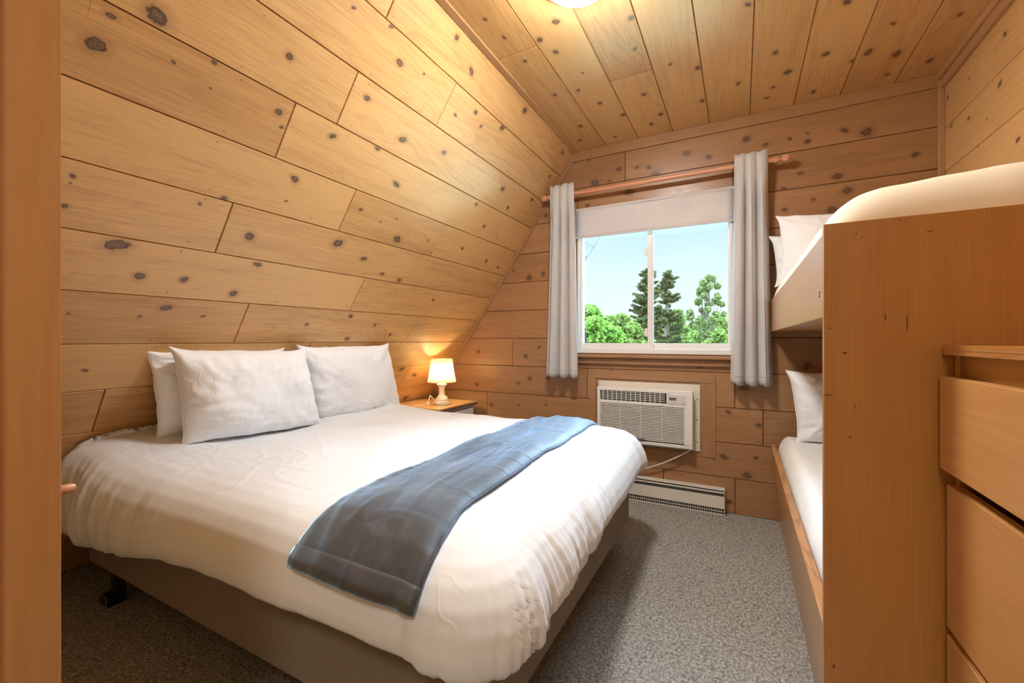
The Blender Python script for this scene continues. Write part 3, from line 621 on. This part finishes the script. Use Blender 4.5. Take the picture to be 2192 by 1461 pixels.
t=node(nt,'ShaderNodeTexCoord'); n1=node(nt,'ShaderNodeTexNoise',inp={'Scale':9,'Detail':5,'Distortion':1.2}); L.new(t.outputs['Object'],n1.inputs[0])
r_=node(nt,'ShaderNodeValToRGB'); r_.color_ramp.elements[0].position=.35; r_.color_ramp.elements[0].color=(.050,.040,.034,1); r_.color_ramp.elements[1].position=.65; r_.color_ramp.elements[1].color=(.078,.060,.047,1); L.new(n1.outputs[0],r_.inputs[0]); L.new(r_.outputs[0],b.inputs['Base Color'])
b.inputs['Roughness'].default_value=.52; b.inputs['Specular IOR Level'].default_value=.45; b.inputs['Specular Tint'].default_value=(.5,.75,1,1); b.inputs['Sheen Weight'].default_value=.7; b.inputs['Sheen Roughness'].default_value=.3; b.inputs['Sheen Tint'].default_value=(.38,.66,1,1)  # blue tints put the window sky's reflection into the sheen colour
n2=node(nt,'ShaderNodeTexNoise',inp={'Scale':60,'Detail':4,'Distortion':.6}); L.new(t.outputs['Object'],n2.inputs[0]); bp=node(nt,'ShaderNodeBump',inp={'Strength':.35,'Distance':.004}); L.new(n2.outputs[0],bp.inputs['Height']); L.new(bp.outputs[0],b.inputs['Normal'])
add_wrinkles(M_throw,5,.0012,.05,.42)
ve=node(nt,'ShaderNodeBsdfSheen',inp={'Color':(.42,.70,1,1),'Roughness':.46}); ads=node(nt,'ShaderNodeAddShader'); L.new(b.outputs[0],ads.inputs[0]); L.new(ve.outputs[0],ads.inputs[1]); L.new(ads.outputs[0],nt.nodes['Material Output'].inputs[0])  # extra blue sheen layer, painting in more of that sky reflection
th_=thing('throw_blanket','folded dark brown velvet throw with a blue sheen lying across the foot of the bed','blanket',(-.85,1.2,.66))
def thf(fn): return lambda a,s: fn(a,s)-Vector(th_.location)
grid_mesh(thf(throw_pt),list(np.linspace(0,1,60)),list(np.linspace(0,1,230)),'folded_cloth',M_throw,th_,solid=.012,off=0)
def hem_pt(a,s):
    p=throw_pt(a,.002+s*.026); q=throw_pt(a,.05)
    n=(p-q); return p+Vector((0,-.006-.004*math.sin(s*math.pi),0))
grid_mesh(thf(hem_pt),list(np.linspace(-.0,1.0,50)),list(np.linspace(0,1,8)),'hem',M_throw,th_,solid=.010,off=0)
# pillows
M_pil=noise_mat('pillow_cotton',(.86,.885,.925),(.88,.905,.945),5,.75,bump=.08,bscale=40,spec=.25)
add_wrinkles(M_pil,9,.0007,.06,.40)
def pillow(name,label,bl,br,tl,tr,T,seed,group=None,crease=1.0,ear=1.0):
    """corners bl.. of the middle plane (world); T full thickness"""
    bl,br,tl,tr=map(Vector,(bl,br,tl,tr)); ctr=(bl+br)/2
    r=thing(name,label,'pillow',tuple(ctr),group=group)
    nrm=(br-bl).cross(tl-bl).normalized()
    nu,nv_=64,48; vs_=[];fs=[]
    def P_(u,v,sg):
        # pinch edges between corners
        pu=u*(1-.07*(1-v**4)*abs(u)**3); pv=v*(1-.09*(1-u**6)*abs(v)**3)
        a,b_=(pu+1)/2,(pv+1)/2
        p=(bl*(1-a)+br*a)*(1-b_)+(tl*(1-a)+tr*a)*b_
        fu=max(0,1-abs(u)**2.6); fv=max(0,1-abs(v)**2.4)
        h=T/2*(fu*fv)**.50
        e=1-min(1,(fu*fv)**.3)
        q=Vector((u*1.4+seed,v*1.2,seed*2+sg))
        h+=sg*0+ T*.12*NZ(q*1.3)*(fu*fv)**.4
        # creases running in from the seams and corners
        ang=math.atan2(v,u); rr=math.hypot(u,v)
        cr_=(1-abs(NZ(Vector((ang*3.2+seed,rr*1.6,sg*3))))*2)
        h+=crease*.016*max(0,cr_-.6)*2*sstep(rr,.25,1.0)*(fu*fv)**.25
        cr2_=1-abs(NZ(Vector((u*3+seed*1.7+v*1.5,v*4.5-u,sg*5+seed))))*2
        h+=crease*.022*max(0,cr2_-.74)*(fu*fv)**.3
        h+=.002*NZ(Vector((u*11,v*11,seed)))*(fu*fv)**.3
        w=.006*NZ(Vector((ang*5,seed,0)))*sstep(rr,.8,1.1)
        return p+nrm*(sg*h)+nrm*w*2+(tl-bl).normalized()*w - ctr
    for sg in (1,-1):
        base=len(vs_)
        for j in range(nv_+1):
            for i in range(nu+1):
                u=math.sin((i/nu*2-1)*math.pi/2*.98)/math.sin(math.pi/2*.98); v=math.sin((j/nv_*2-1)*math.pi/2*.98)/math.sin(math.pi/2*.98)
                vs_.append(P_(u,v,sg))
        for j in range(nv_):
            for i in range(nu):
                k=base+j*(nu+1)+i; f=(k,k+1,k+nu+2,k+nu+1); fs.append(f if sg>0 else f[::-1])
    mb=MB(); mb.add(vs_,fs); o=mb.build('pillowcase',M_pil,r,smooth=True)
    w=o.modifiers.new('weld','WELD'); w.merge_threshold=.0008
    # piped seam round the rim
    rim=[]
    for i in range(0,nu+1): rim.append(vs_[i])
    for j in range(1,nv_+1): rim.append(vs_[j*(nu+1)+nu])
    for i in range(nu-1,-1,-1): rim.append(vs_[nv_*(nu+1)+i])
    for j in range(nv_-1,-1,-1): rim.append(vs_[j*(nu+1)])
    mb=MB(); mb.tube(rim,.0022,6); mb.build('piping',M_pil,r,smooth=True)
    return r
pillow('pillow','plump white pillow in front on the near side of the double bed',(-2.05,.925,.625),(-2.03,1.60,.60),(-1.945,.84,1.045),(-1.935,1.42,1.03),.20,1.3)
pillow('pillow','white pillow mostly hidden behind the near front pillow, against the sloping wall',(-2.165,.885,.64),(-2.16,1.50,.62),(-2.045,.80,1.035),(-2.045,1.38,1.03),.12,4.7)
pillow('pillow','white pillow at the far side of the double bed, next to the bedside lamp',(-2.14,1.58,.60),(-2.10,2.30,.60),(-1.985,1.405,1.045),(-1.975,2.04,1.05),.18,7.9)
# ---------------------------------------------------------------- nightstand and lamp
M_nsw=mat('nightstand_white',(.66,.63,.66),.4); M_nstop=wood_mat('nightstand_top',(.60,.33,.12),(.44,.20,.06),knots=False,ring=.2)
M_nse=mat('nightstand_edge',(.12,.075,.05),.5)
ns_=thing('nightstand','white nightstand with a wood top in the corner behind the double bed','nightstand',(-2.09,2.66,0))
def nb(mb,n,m,**k): return loc(mb,ns_).build(n,m,k.pop('parent',ns_),**k)
mb=MB(); mb.wbox(-2.335,-1.862,2.425,2.905,.572,.581,along=1); nb(mb,'top_board',M_nstop)
mb=MB(); mb.box(-2.335,-1.860,2.423,2.907,.557,.572); nb(mb,'top_edge',M_nse)
mb=MB(); mb.box(-2.30,-1.885,2.445,2.462,.03,.557).box(-2.30,-1.885,2.868,2.885,.03,.557).box(-2.30,-2.285,2.462,2.868,.03,.557).box(-2.285,-1.885,2.462,2.868,.03,.048).box(-2.285,-1.885,2.462,2.868,.54,.557).box(-2.285,-1.885,2.462,2.868,.33,.345); nb(mb,'cabinet_body',M_nsw,bevel=.001)
for z0,z1 in ((.35,.535),(.055,.325)):
    mb=MB(); mb.box(-1.890,-1.874,2.467,2.863,z0,z1); dr=nb(mb,'drawer_front',M_nsw,bevel=.002)
    mb=MB(); mb.lathe([(0,0),(.006,0),(.006,.012),(.012,.016),(.012,.022),(0,.026)],(-1.874,2.665,(z0+z1)/2),16,Matrix.Rotation(R(90),4,'Y')); nb(mb,'knob',M_nse,parent=dr)
for xx in (-2.285,-1.90):
    for yy in (2.455,2.875):
        mb=MB(); mb.box(xx-.014,xx+.014,yy-.010,yy+.010,0,.03); nb(mb,'foot',M_nsw)
LX,LY,LZ=-2.0,2.625,.582
lp=thing('table_lamp','small lit lamp with a cream shade on the nightstand','lamp',(LX,LY,LZ))
M_lamp=noise_mat('lamp_base',(.70,.60,.45),(.82,.74,.6),40,.5,bump=.4,bscale=60)
mb=MB(); mb.lathe([(0,0),(.058,0),(.060,.006),(.052,.012),(.058,.018),(.050,.026),(.046,.032),(.050,.037),(.040,.044),(.037,.052),(.034,.060),(.030,.064),(.0245,.068),(.0235,.075),(.021,.120),(.0215,.124),(.025,.127),(.024,.132),(.030,.142),(.038,.150),(.036,.155),(.014,.158),(.012,.168),(0,.168)],n=32); o=mb.build('base_column',M_lamp,lp); smooth_by_angle(o,40)
mb=MB()
for k in range(3):
    pts=[]
    for i in range(30):
        a=i/29*5.0+k*2.1; zz=.008+.045*i/29; rr=.056-.018*i/29; pts.append((rr*math.cos(a),rr*math.sin(a),zz))
    mb.tube(pts,.0055,8)
mb.build('twisted_rope_foot',M_lamp,lp,smooth=True)
M_shade=D.materials.new('lamp_shade'); M_shade.use_nodes=True; nt=M_shade.node_tree; nt.nodes.clear()
di=node(nt,'ShaderNodeBsdfDiffuse',inp={0:(.85,.78,.62,1)}); tl_=node(nt,'ShaderNodeBsdfTranslucent',inp={0:(.95,.85,.66,1)}); mx=node(nt,'ShaderNodeMixShader',inp={0:.6}); oo=node(nt,'ShaderNodeOutputMaterial')
nt.links.new(di.outputs[0],mx.inputs[1]); nt.links.new(tl_.outputs[0],mx.inputs[2]); nt.links.new(mx.outputs[0],oo.inputs[0])
mb=MB(); prof=[(.108,.170),(.100,.205),(.092,.25),(.084,.30),(.078,.345)]
vs_=[];fs=[];n=96
for r0,z in prof:
    for k in range(n): a=2*math.pi*k/n; q=r0*(1+.008*math.cos(a*24)); vs_.append((q*math.cos(a),q*math.sin(a),z))
for i in range(len(prof)-1):
    for k in range(n): fs.append((i*n+k,i*n+(k+1)%n,(i+1)*n+(k+1)%n,(i+1)*n+k))
mb.add(vs_,fs); mb.build('lamp_shade',M_shade,lp,smooth=True,solid=.001)
mb=MB(); mb.lathe([(0,.168),(.012,.168),(.012,.205),(.006,.21),(0,.21)],n=16); mb.build('bulb_socket',M_lamp,lp)
M_bulb=mat('bulb',(1,1,1),.3); q=M_bulb.node_tree.nodes['Principled BSDF']; q.inputs['Emission Color'].default_value=(1,.80,.52,1); q.inputs['Emission Strength'].default_value=60*BULB
mb=MB(); mb.lathe([(0,.21),(.010,.212),(.016,.225),(.020,.242),(.018,.258),(.010,.268),(0,.271)],n=20); mb.build('light_bulb',M_bulb,lp,smooth=True)
pts=[(-.05,-.0,.012),(-.062,-.02,.03),(-.066,-.045,.062),(-.060,-.062,.070),(-.055,-.080,.055),(-.052,-.088,.03),(-.055,-.10,.006),(-.075,-.14,.004),(-.12,-.18,.004)]
pts2=[Vector(p) for p in pts]; sm=[]
for i in range(len(pts2)-1):
    for k in range(4): sm.append(pts2[i].lerp(pts2[i+1],k/4))
sm.append(pts2[-1]); mb=MB(); mb.tube(sm,.0032,8); mb.build('lamp_cord',M_lamp,lp,smooth=True)
mb=MB(); mb.box(-.062,-.045,-.112,-.092,.0005,.028); mb.build('cord_switch',M_lamp,lp,bevel=.003)
# ---------------------------------------------------------------- bunk bed
BX=.157; PY=1.12
bk=thing('bunk_bed','varnished plywood bunk bed standing against the right wall','bunk bed',(.53,2.0,0))
def kb(mb,n,m,**k): return loc(mb,bk).build(n,m,k.pop('parent',bk),**k)
mb=MB(); mb.wbox(BX,.915,PY,PY+.019,0,1.316,along=2,tone=.5); ep=kb(mb,'end_panel',M_ply,bevel=.0015)
M_mark=mat('panel_mark',(.16,.06,.02),.5)
def mark(u,v,du,dv):
    a=(u-1096)/919; bq=(727-v)/919; th=R(28.017); f=Vector((-math.sin(th),math.cos(th),0)); rr=Vector((math.cos(th),math.sin(th),0)); d=f+rr*a+Vector((0,0,bq)); t_=PY/d.y; p=Vector((0,0,1.07))+d*t_
    s_=t_/919; pts=[]
    for k in range(8): w_=2*math.pi*k/8; pts.append((p.x+du*s_*math.cos(w_),PY-.0003,p.z+dv*s_*math.sin(w_)))
    mb=MB(); mb.face(pts); kb(mb,'grain_mark',M_mark,parent=ep)
for q in [(1773,845,9,1.6),(1776,702,3,1.5),(1808,755,4,3),(1895,678,1.5,9),(1990,495,6,1.5),(1927,471,2,2),(1833,500,2,2),(1845,507,3,1),(1820,935,2,3),(1785,1425,2.5,4),(1790,655,1.5,1.5),(1942,690,1.4,20),(1830,870,1.2,5)]: mark(*q)
mb=MB(); mb.wbox(.86,.885,PY+.019,2.955,.02,.10,along=1); 
mb.wbox(.235,.915,2.955,2.974,.0,.46,along=2); kb(mb,'rear_board',M_ply)
# lower side board, leaning slightly in towards the floor, bare ply edge on top
y0,y1=PY+.019,2.955
def slant(mb,zt,zb,xt,xb,w,y0,y1,along_uv=True):
    p=[(xb,y0,zb),(xb,y1,zb),(xt,y1,zt),(xt,y0,zt),(xb+w,y0,zb),(xb+w,y1,zb),(xt+w,y1,zt),(xt+w,y0,zt)]
    for f in [(0,1,2,3),(7,6,5,4),(0,4,5,1),(0,3,7,4),(1,5,6,2)]: q=[p[i] for i in f]; mb.face(q,[(a[1]+3,a[2]+a[0]) for a in q],None,.4)
mb=MB(); slant(mb,.456,0,BX,.205,.022,y0,y1); sb=kb(mb,'lower_side_board',M_ply)
mb=MB(); mb.wbox(BX,BX+.024,y0,y1,.456,.4575,along=1); kb(mb,'ply_edge',M_plyedge,parent=sb)
mb=MB(); mb.wbox(BX,BX+.022,y0,y1,1.118,1.298,along=1,tone=.4); ur=kb(mb,'upper_side_board',M_ply,bevel=.0015)
mb=MB()
for zz in (1.168,1.176): mb.lathe([(0,0),(.003,0),(.003,.001),(0,.001)],(BX-.0002,PY+.055,zz),10,Matrix.Rotation(R(-90),4,'Y'))
kb(mb,'screw_hole',M_acd,parent=ur)
mb=MB(); mb.wbox(BX+.022,.915,y0,2.974,1.118,1.136,along=1); kb(mb,'upper_deck',M_ply)
mb=MB(); mb.wbox(BX+.03,.915,y0,2.955,.30,.318,along=1); kb(mb,'lower_deck',M_ply)
mb=MB(); mb.wbox(BX+.002,.2,2.935,2.955,.456,1.118,along=2); 
M_sheet=noise_mat('bunk_sheet',(.82,.81,.79),(.85,.84,.82),5,.8,bump=.05,bscale=30,spec=.25)
def pad(name,label,cat,x0,x1,y0,y1,z0,z1,r,seed,m,sag=.01,rx=None):
    """soft slab: superelliptic edges, flat underside"""
    nx_,ny_=60,110; rx=rx or r
    def P_(a,b_):
        # a,b in -1..1 with rim wrapping down
        ua,ub=abs(a),abs(b_)
        X=(x0+x1)/2+(x1-x0)/2*math.sin(a*math.pi/2)**1 if False else 0
        hx,hy=(x1-x0)/2,(y1-y0)/2
        x=(x0+x1)/2+a*hx; y=(y0+y1)/2+b_*hy
        dx=min(1,max(0,(abs(a)*hx-(hx-rx))/rx)); dy=min(1,max(0,(abs(b_)*hy-(hy-r))/r))
        k=(max(0,1-dx**2.2)*max(0,1-dy**2.2))**.45
        z=z0+(z1-z0)*k
        z+=k*(sag*NZ(Vector((x*3+seed,y*3,0)))+.006*NZ(Vector((x*9,y*7+seed,1))))
        cr_=1-abs(NZ(Vector((x*10+seed,y*4,5))))*2; z+=k*.008*max(0,cr_-.7)
        x+=.006*NZ(Vector((y*6,z*8,seed)))*(1-k)
        return Vector((x,y,z))
    def sm_(n,rr,h): 
        l=[]
        for i in range(n+1):
            t=i/n*2-1; l.append(math.copysign(1-(1-abs(t))**1.7,t))
        return l
    o=grid_mesh(P_,sm_(nx_,rx,0),sm_(ny_,r,0),name,m)
    return tag(o,label,cat)
M_warmlit=noise_mat('bunk_duvet_cloth',(.84,.75,.60),(.86,.78,.64),5,.8,bump=.05,bscale=30,spec=.25)  # warm light falling on the duvet is mixed into its cloth colour
pad('bunk_mattress','white sheeted mattress on the lower bunk','mattress',.180,.900,PY+.021,2.945,.319,.525,.07,1.1,M_sheet,sag=.006)
mb=MB(); mb.box(BX+.024,.9,y0+.002,2.95,1.1365,1.27); o=mb.build('bunk_mattress',M_sheet,bevel=.02); tag(o,'mattress on the upper bunk, beneath the puffy duvet','mattress')
pad('bunk_duvet','puffy duvet bulging over the end panel of the upper bunk','duvet',.160,.905,PY+.021,2.93,1.272,1.415,.12,5.5,M_warmlit,sag=.022,rx=.15)
pillow('bunk_pillow','front white pillow standing on the upper bunk',(.185,2.72,1.375),(.78,2.76,1.37),(.172,2.78,1.755),(.78,2.80,1.74),.13,2.2)
pillow('bunk_pillow','rear white pillow on the upper bunk, pressed against the window wall',(.172,2.86,1.37),(.76,2.88,1.37),(.145,2.90,1.67),(.76,2.91,1.66),.10,6.1)
pillow('bunk_pillow','white pillow standing on the lower bunk beside the end panel',(.262,2.74,.515),(.84,2.78,.515),(.222,2.82,.905),(.82,2.85,.90),.19,8.3)
# ---------------------------------------------------------------- dresser
DX=.362
ds=thing('dresser','low built-in dresser with wide flat drawer fronts beside the bunk end panel','dresser',(.64,.75,0))
def db(mb,n,m,**k): return loc(mb,ds).build(n,m,k.pop('parent',ds),**k)
dy0,dy1=.34,PY-.001
mb=MB(); mb.wbox(.343,.915,dy0-.01,dy1,1.0415,1.060,along=1,tone=.5); db(mb,'top_board',M_ply,bevel=.001)
mb=MB()
for i,(a,b_) in enumerate(((1.0420,1.0463),(1.0505,1.0545))): mb.wbox(.3424,.3432,dy0,dy1,a,b_,along=1,tone=.9)
db(mb,'ply_layer_lines',M_plyedge)
mb=MB(); mb.wbox(DX+.01,.90,dy1-.019,dy1,0,1.0415,along=2,tone=.5); mb.wbox(DX+.01,.90,dy0,dy0+.019,0,1.0415,along=2); mb.wbox(.88,.90,dy0+.019,dy1-.019,0,1.0415,along=2); mb.wbox(DX+.01,.88,dy0+.019,dy1-.019,.0,.05,along=1)
mb.wbox(DX+.012,DX+.03,dy0+.019,dy1-.019,.80,.826,along=1); mb.wbox(DX+.012,DX+.03,dy0+.019,dy1-.019,.515,.545,along=1); mb.wbox(DX+.006,DX+.02,dy0+.019,dy1-.019,.99,1.0415,along=1); mb.wbox(DX+.012,DX+.03,dy0+.019,dy1-.019,.235,.26,along=1)
db(mb,'carcass',M_ply,bevel=.001)
mb=MB(); mb.wbox(DX-.002,DX+.016,dy1-.024,dy1-.003,.02,1.0415,along=2,tone=.3); db(mb,'face_stile',M_ply)
for (z0,z1,dx) in ((.826,1.001,-.010),(.527,.797,.0),(.262,.512,-.0),(.05,.232,-.0)):
    mb=MB(); mb.wbox(DX-.016+dx,DX+.004+dx,dy0+.005,dy1-.010,z0,z1,along=1,tone=.5); db(mb,'drawer_front',M_draw,bevel=.0015)
# ---------------------------------------------------------------- outdoors
def leaf_mat(name,c1,c2,tr=.35):
    m=D.materials.new(name); m.use_nodes=True; nt=m.node_tree; nt.nodes.clear(); L=nt.links
    at=node(nt,'ShaderNodeAttribute',attribute_name='tone'); mx0=node(nt,'ShaderNodeMix',data_type='RGBA'); L.new(at.outputs['Fac'],mx0.inputs[0]); mx0.inputs[6].default_value=(*c1,1); mx0.inputs[7].default_value=(*c2,1)
    di=node(nt,'ShaderNodeBsdfDiffuse'); tl=node(nt,'ShaderNodeBsdfTranslucent'); L.new(mx0.outputs[2],di.inputs[0]); L.new(mx0.outputs[2],tl.inputs[0])
    mx=node(nt,'ShaderNodeMixShader',inp={0:tr}); oo=node(nt,'ShaderNodeOutputMaterial'); L.new(di.outputs[0],mx.inputs[1]); L.new(tl.outputs[0],mx.inputs[2]); L.new(mx.outputs[0],oo.inputs[0]); return m
M_lf=leaf_mat('leaf_bright',(.045,.11,.015),(.15,.24,.05)); M_lm=leaf_mat('leaf_mid',(.05,.09,.02),(.13,.17,.045)); M_lp=leaf_mat('needle',(.025,.036,.016),(.07,.08,.032),.2); M_lh=leaf_mat('leaf_hazy',(.085,.115,.045),(.16,.19,.075))
M_bark=mat('bark',(.07,.055,.04),.9)
def leaves(clusters,n,size,rng,aspect=1.6,flat=False):
    c=np.array([k[:3] for k in clusters],float); rad=np.array([k[3] for k in clusters],float)
    w=rad**2; idx=rng.choice(len(c),n,p=w/w.sum())
    d=rng.normal(size=(n,3)); d/=np.linalg.norm(d,axis=1)[:,None]
    if flat: d[:,2]*=.35
    p=c[idx]+d*rad[idx][:,None]*(rng.uniform(.35,1,size=n)**.5)[:,None]
    a=rng.normal(size=(n,3)); a/=np.linalg.norm(a,axis=1)[:,None]; b=np.cross(a,rng.normal(size=(n,3))); b/=np.linalg.norm(b,axis=1)[:,None]
    s=size*rng.uniform(.6,1.3,size=n)[:,None]
    v=np.stack([p-a*s*aspect/2,p+b*s*.5,p+a*s*aspect/2,p-b*s*.5],1).reshape(-1,3)
    return v,n,rng.uniform(0,1,n)
def leaf_obj(name,v,n,tone,m,parent):
    me=D.meshes.new(name); me.vertices.add(4*n); me.loops.add(4*n); me.polygons.add(n)
    me.vertices.foreach_set('co',v.astype(np.float32).ravel()); me.loops.foreach_set('vertex_index',np.arange(4*n,dtype=np.int32)); me.polygons.foreach_set('loop_start',np.arange(0,4*n,4,dtype=np.int32)); me.polygons.foreach_set('loop_total',np.full(n,4,dtype=np.int32))
    a=me.attributes.new('tone','FLOAT','CORNER'); a.data.foreach_set('value',np.repeat(tone,4).astype(np.float32))
    me.materials.append(m); me.update(); me.validate(); o=D.objects.new(name,me); C.scene.collection.objects.link(o); o.parent=parent; return o
GZ=-3.2
def deciduous(name,label,x,y,w,top,low,nleaf,size,m,seed,ncl=26,group=None,openness=.28):
    rng=np.random.default_rng(seed); t=thing(name,label,'tree',(x,y,GZ),group=group)
    hc=(top-low)/2; cl=[]
    for k in range(ncl):
        a=rng.uniform(0,2*math.pi); zz=rng.uniform(-1,1); rr=math.sqrt(max(0,1-zz*zz))*rng.uniform(.45,1)
        r=rng.uniform(.6,1.15)*openness*w
        cl.append((math.cos(a)*rr*(w-r),math.sin(a)*rr*(w-r),low+hc+zz*(hc-r*.9)-GZ,r))
    v,n,to=leaves(cl,nleaf,size,rng); leaf_obj('foliage',v,n,to,m,t)
    mb=MB(); H_=low+hc-GZ
    mb.tube([(0,0,0),(.02*w,0,H_*.5),(0,.03*w,H_),(0,0,H_+hc*.8)],[w*.07,w*.055,w*.04,w*.01],8)
    for c in cl[::2]: 
        z0=H_*rng.uniform(.6,1.0); mb.tube([(0,0,z0),(c[0]*.5,c[1]*.5,(z0+c[2])/2+.05),(c[0],c[1],c[2])],[w*.03,w*.018,w*.006],6)
    mb.build('trunk',M_bark,t,smooth=True); return t
def conifer(name,label,x,y,top,low,w,seed,lean=0,nb_=60):
    rng=np.random.default_rng(seed); t=thing(name,label,'tree',(x,y,GZ)); cl=[]; mb=MB()
    T_=top-GZ; mb.tube([(0,0,0),(lean*.4,0,T_*.6),(lean,0,T_)],[.2,.13,.02],8)
    for k in range(nb_):
        f=rng.uniform(0,1)**.8; z=(low-GZ)+(top-low)*f; L_=w*(1-f*.75)*rng.uniform(.45,1.1); a=rng.uniform(0,2*math.pi)
        x0=lean*z/T_; ex,ey=math.cos(a)*L_,math.sin(a)*L_
        mb.tube([(x0,0,z),(x0+ex*.6,ey*.6,z+.02),(x0+ex,ey,z+L_*.25)],[.035,.022,.008],5)
        for q in (.35,.55,.75,.95): cl.append((x0+ex*q,ey*q,z+L_*.25*q*q+.03,.07+.07*w*.5*(1.1-q)+.03))
    cl.append((lean,0,T_,.12))
    v,n,to=leaves(cl,26000,.06,rng,aspect=3.4,flat=True); leaf_obj('needles',v,n,to,M_lp,t); mb.build('trunk',M_bark,t,smooth=True); return t
deciduous('leafy_tree','bright green leafy tree nearest the window, filling the lower left pane',-4.3,13,1.55,2.2,-1.6,32000,.09,M_lf,1,ncl=60,openness=.22)
deciduous('leafy_tree','wispy grey-green tree top rising at the far left edge of the window',-9.2,25.5,1.0,3.9,-1.0,7000,.12,M_lh,2)
deciduous('leafy_tree','yellow-green tree between the bright leafy tree and the pine',-5.6,22,1.9,2.5,-2.0,22000,.13,M_lm,3,ncl=34)
conifer('pine_tree','tall dark pine right behind the window stile',-4.75,25,5.0,-.6,1.6,4,lean=.15,nb_=150)
conifer('pine_tree','thinner dark pine with an open crown, in the right-hand pane',-4.22,28.6,5.35,-.8,1.7,5,lean=.2,nb_=95)
deciduous('leafy_tree','tall slender pale tree with an airy crown in the right-hand pane',-1.55,25,1.15,4.55,-1.2,20000,.085,M_lh,6,ncl=80,openness=.17)
bg=[(-17,50,3.7,3.4),(-9.6,49,3.7,3.9),(-2.2,50,3.7,3.7),(5.2,50,3.7,4.0),(-24,60,3.8,4.6),(-16,60,3.9,4.9),(-7.6,60,3.9,5.2),(.4,60,3.9,4.8)]
for i,(x,y,w_,top) in enumerate(bg):
    deciduous('distant_tree','round green tree in the distant tree line beyond the window',x,y,w_,top,-3.0,9000,.26,M_lh if i%2 else M_lm,20+i,ncl=30,group='trees of the distant tree line')
for i,(x,y,w_,top) in enumerate([(-3.0,18.6,1.0,.95),(-.75,19,1.05,1.5),(1.4,19,1.0,1.6),(-5.0,17.8,.9,1.0)]):
    deciduous('shrub','low green shrub below the pines seen through the right-hand pane',x,y,w_,top,-2.6,11000,.11,M_lm,40+i,ncl=26,group='shrubs below the pines')
M_grass=noise_mat('grass',(.26,.30,.17),(.36,.38,.24),.6,.9)
MB().box(-60,60,3.6,90,GZ-.2,GZ).build('ground',M_grass,kind='structure')
# mast with cross bars seen through the left pane
an=thing('antenna','thin grey antenna with short cross bars beyond the left pane','antenna',(-2.55,7.6,2.2))
M_an=mat('antenna_metal',(.035,.04,.05),.7)
def pix(u,v,Y):
    a=(u-1096)/919; bq=(727-v)/919; th=R(28.017); d=Vector((-math.sin(th),math.cos(th),0))+Vector((math.cos(th),math.sin(th),0))*a+Vector((0,0,bq)); return Vector((0,0,1.07))+d*(Y/d.y)-Vector(an.location)
mb=MB(); mb.tube([pix(1285,505,7.6),pix(1271,528,7.6),pix(1256,550,7.6),pix(1242,572,7.6)],.006,8); mb.build('boom',M_an,an)
for a_,b_ in (((1238,510),(1271,528)),((1238,541),(1256,550))):
    mb=MB(); mb.tube([pix(*a_,7.6),pix(*b_,7.6)],.007,8); e_=mb.build('cross_bar',M_an,an)
    mb=MB(); c_=pix(*b_,7.6); mb.box(c_.x-.014,c_.x+.014,c_.y-.014,c_.y+.014,c_.z-.014,c_.z+.014); mb.build('clamp',M_acd,e_)
mb=MB(); mb.tube([pix(1238,525,7.6),pix(1225,545,7.6),Vector((-.5,0,-5.4))],.012,8); mb.build('mast',M_an,an)
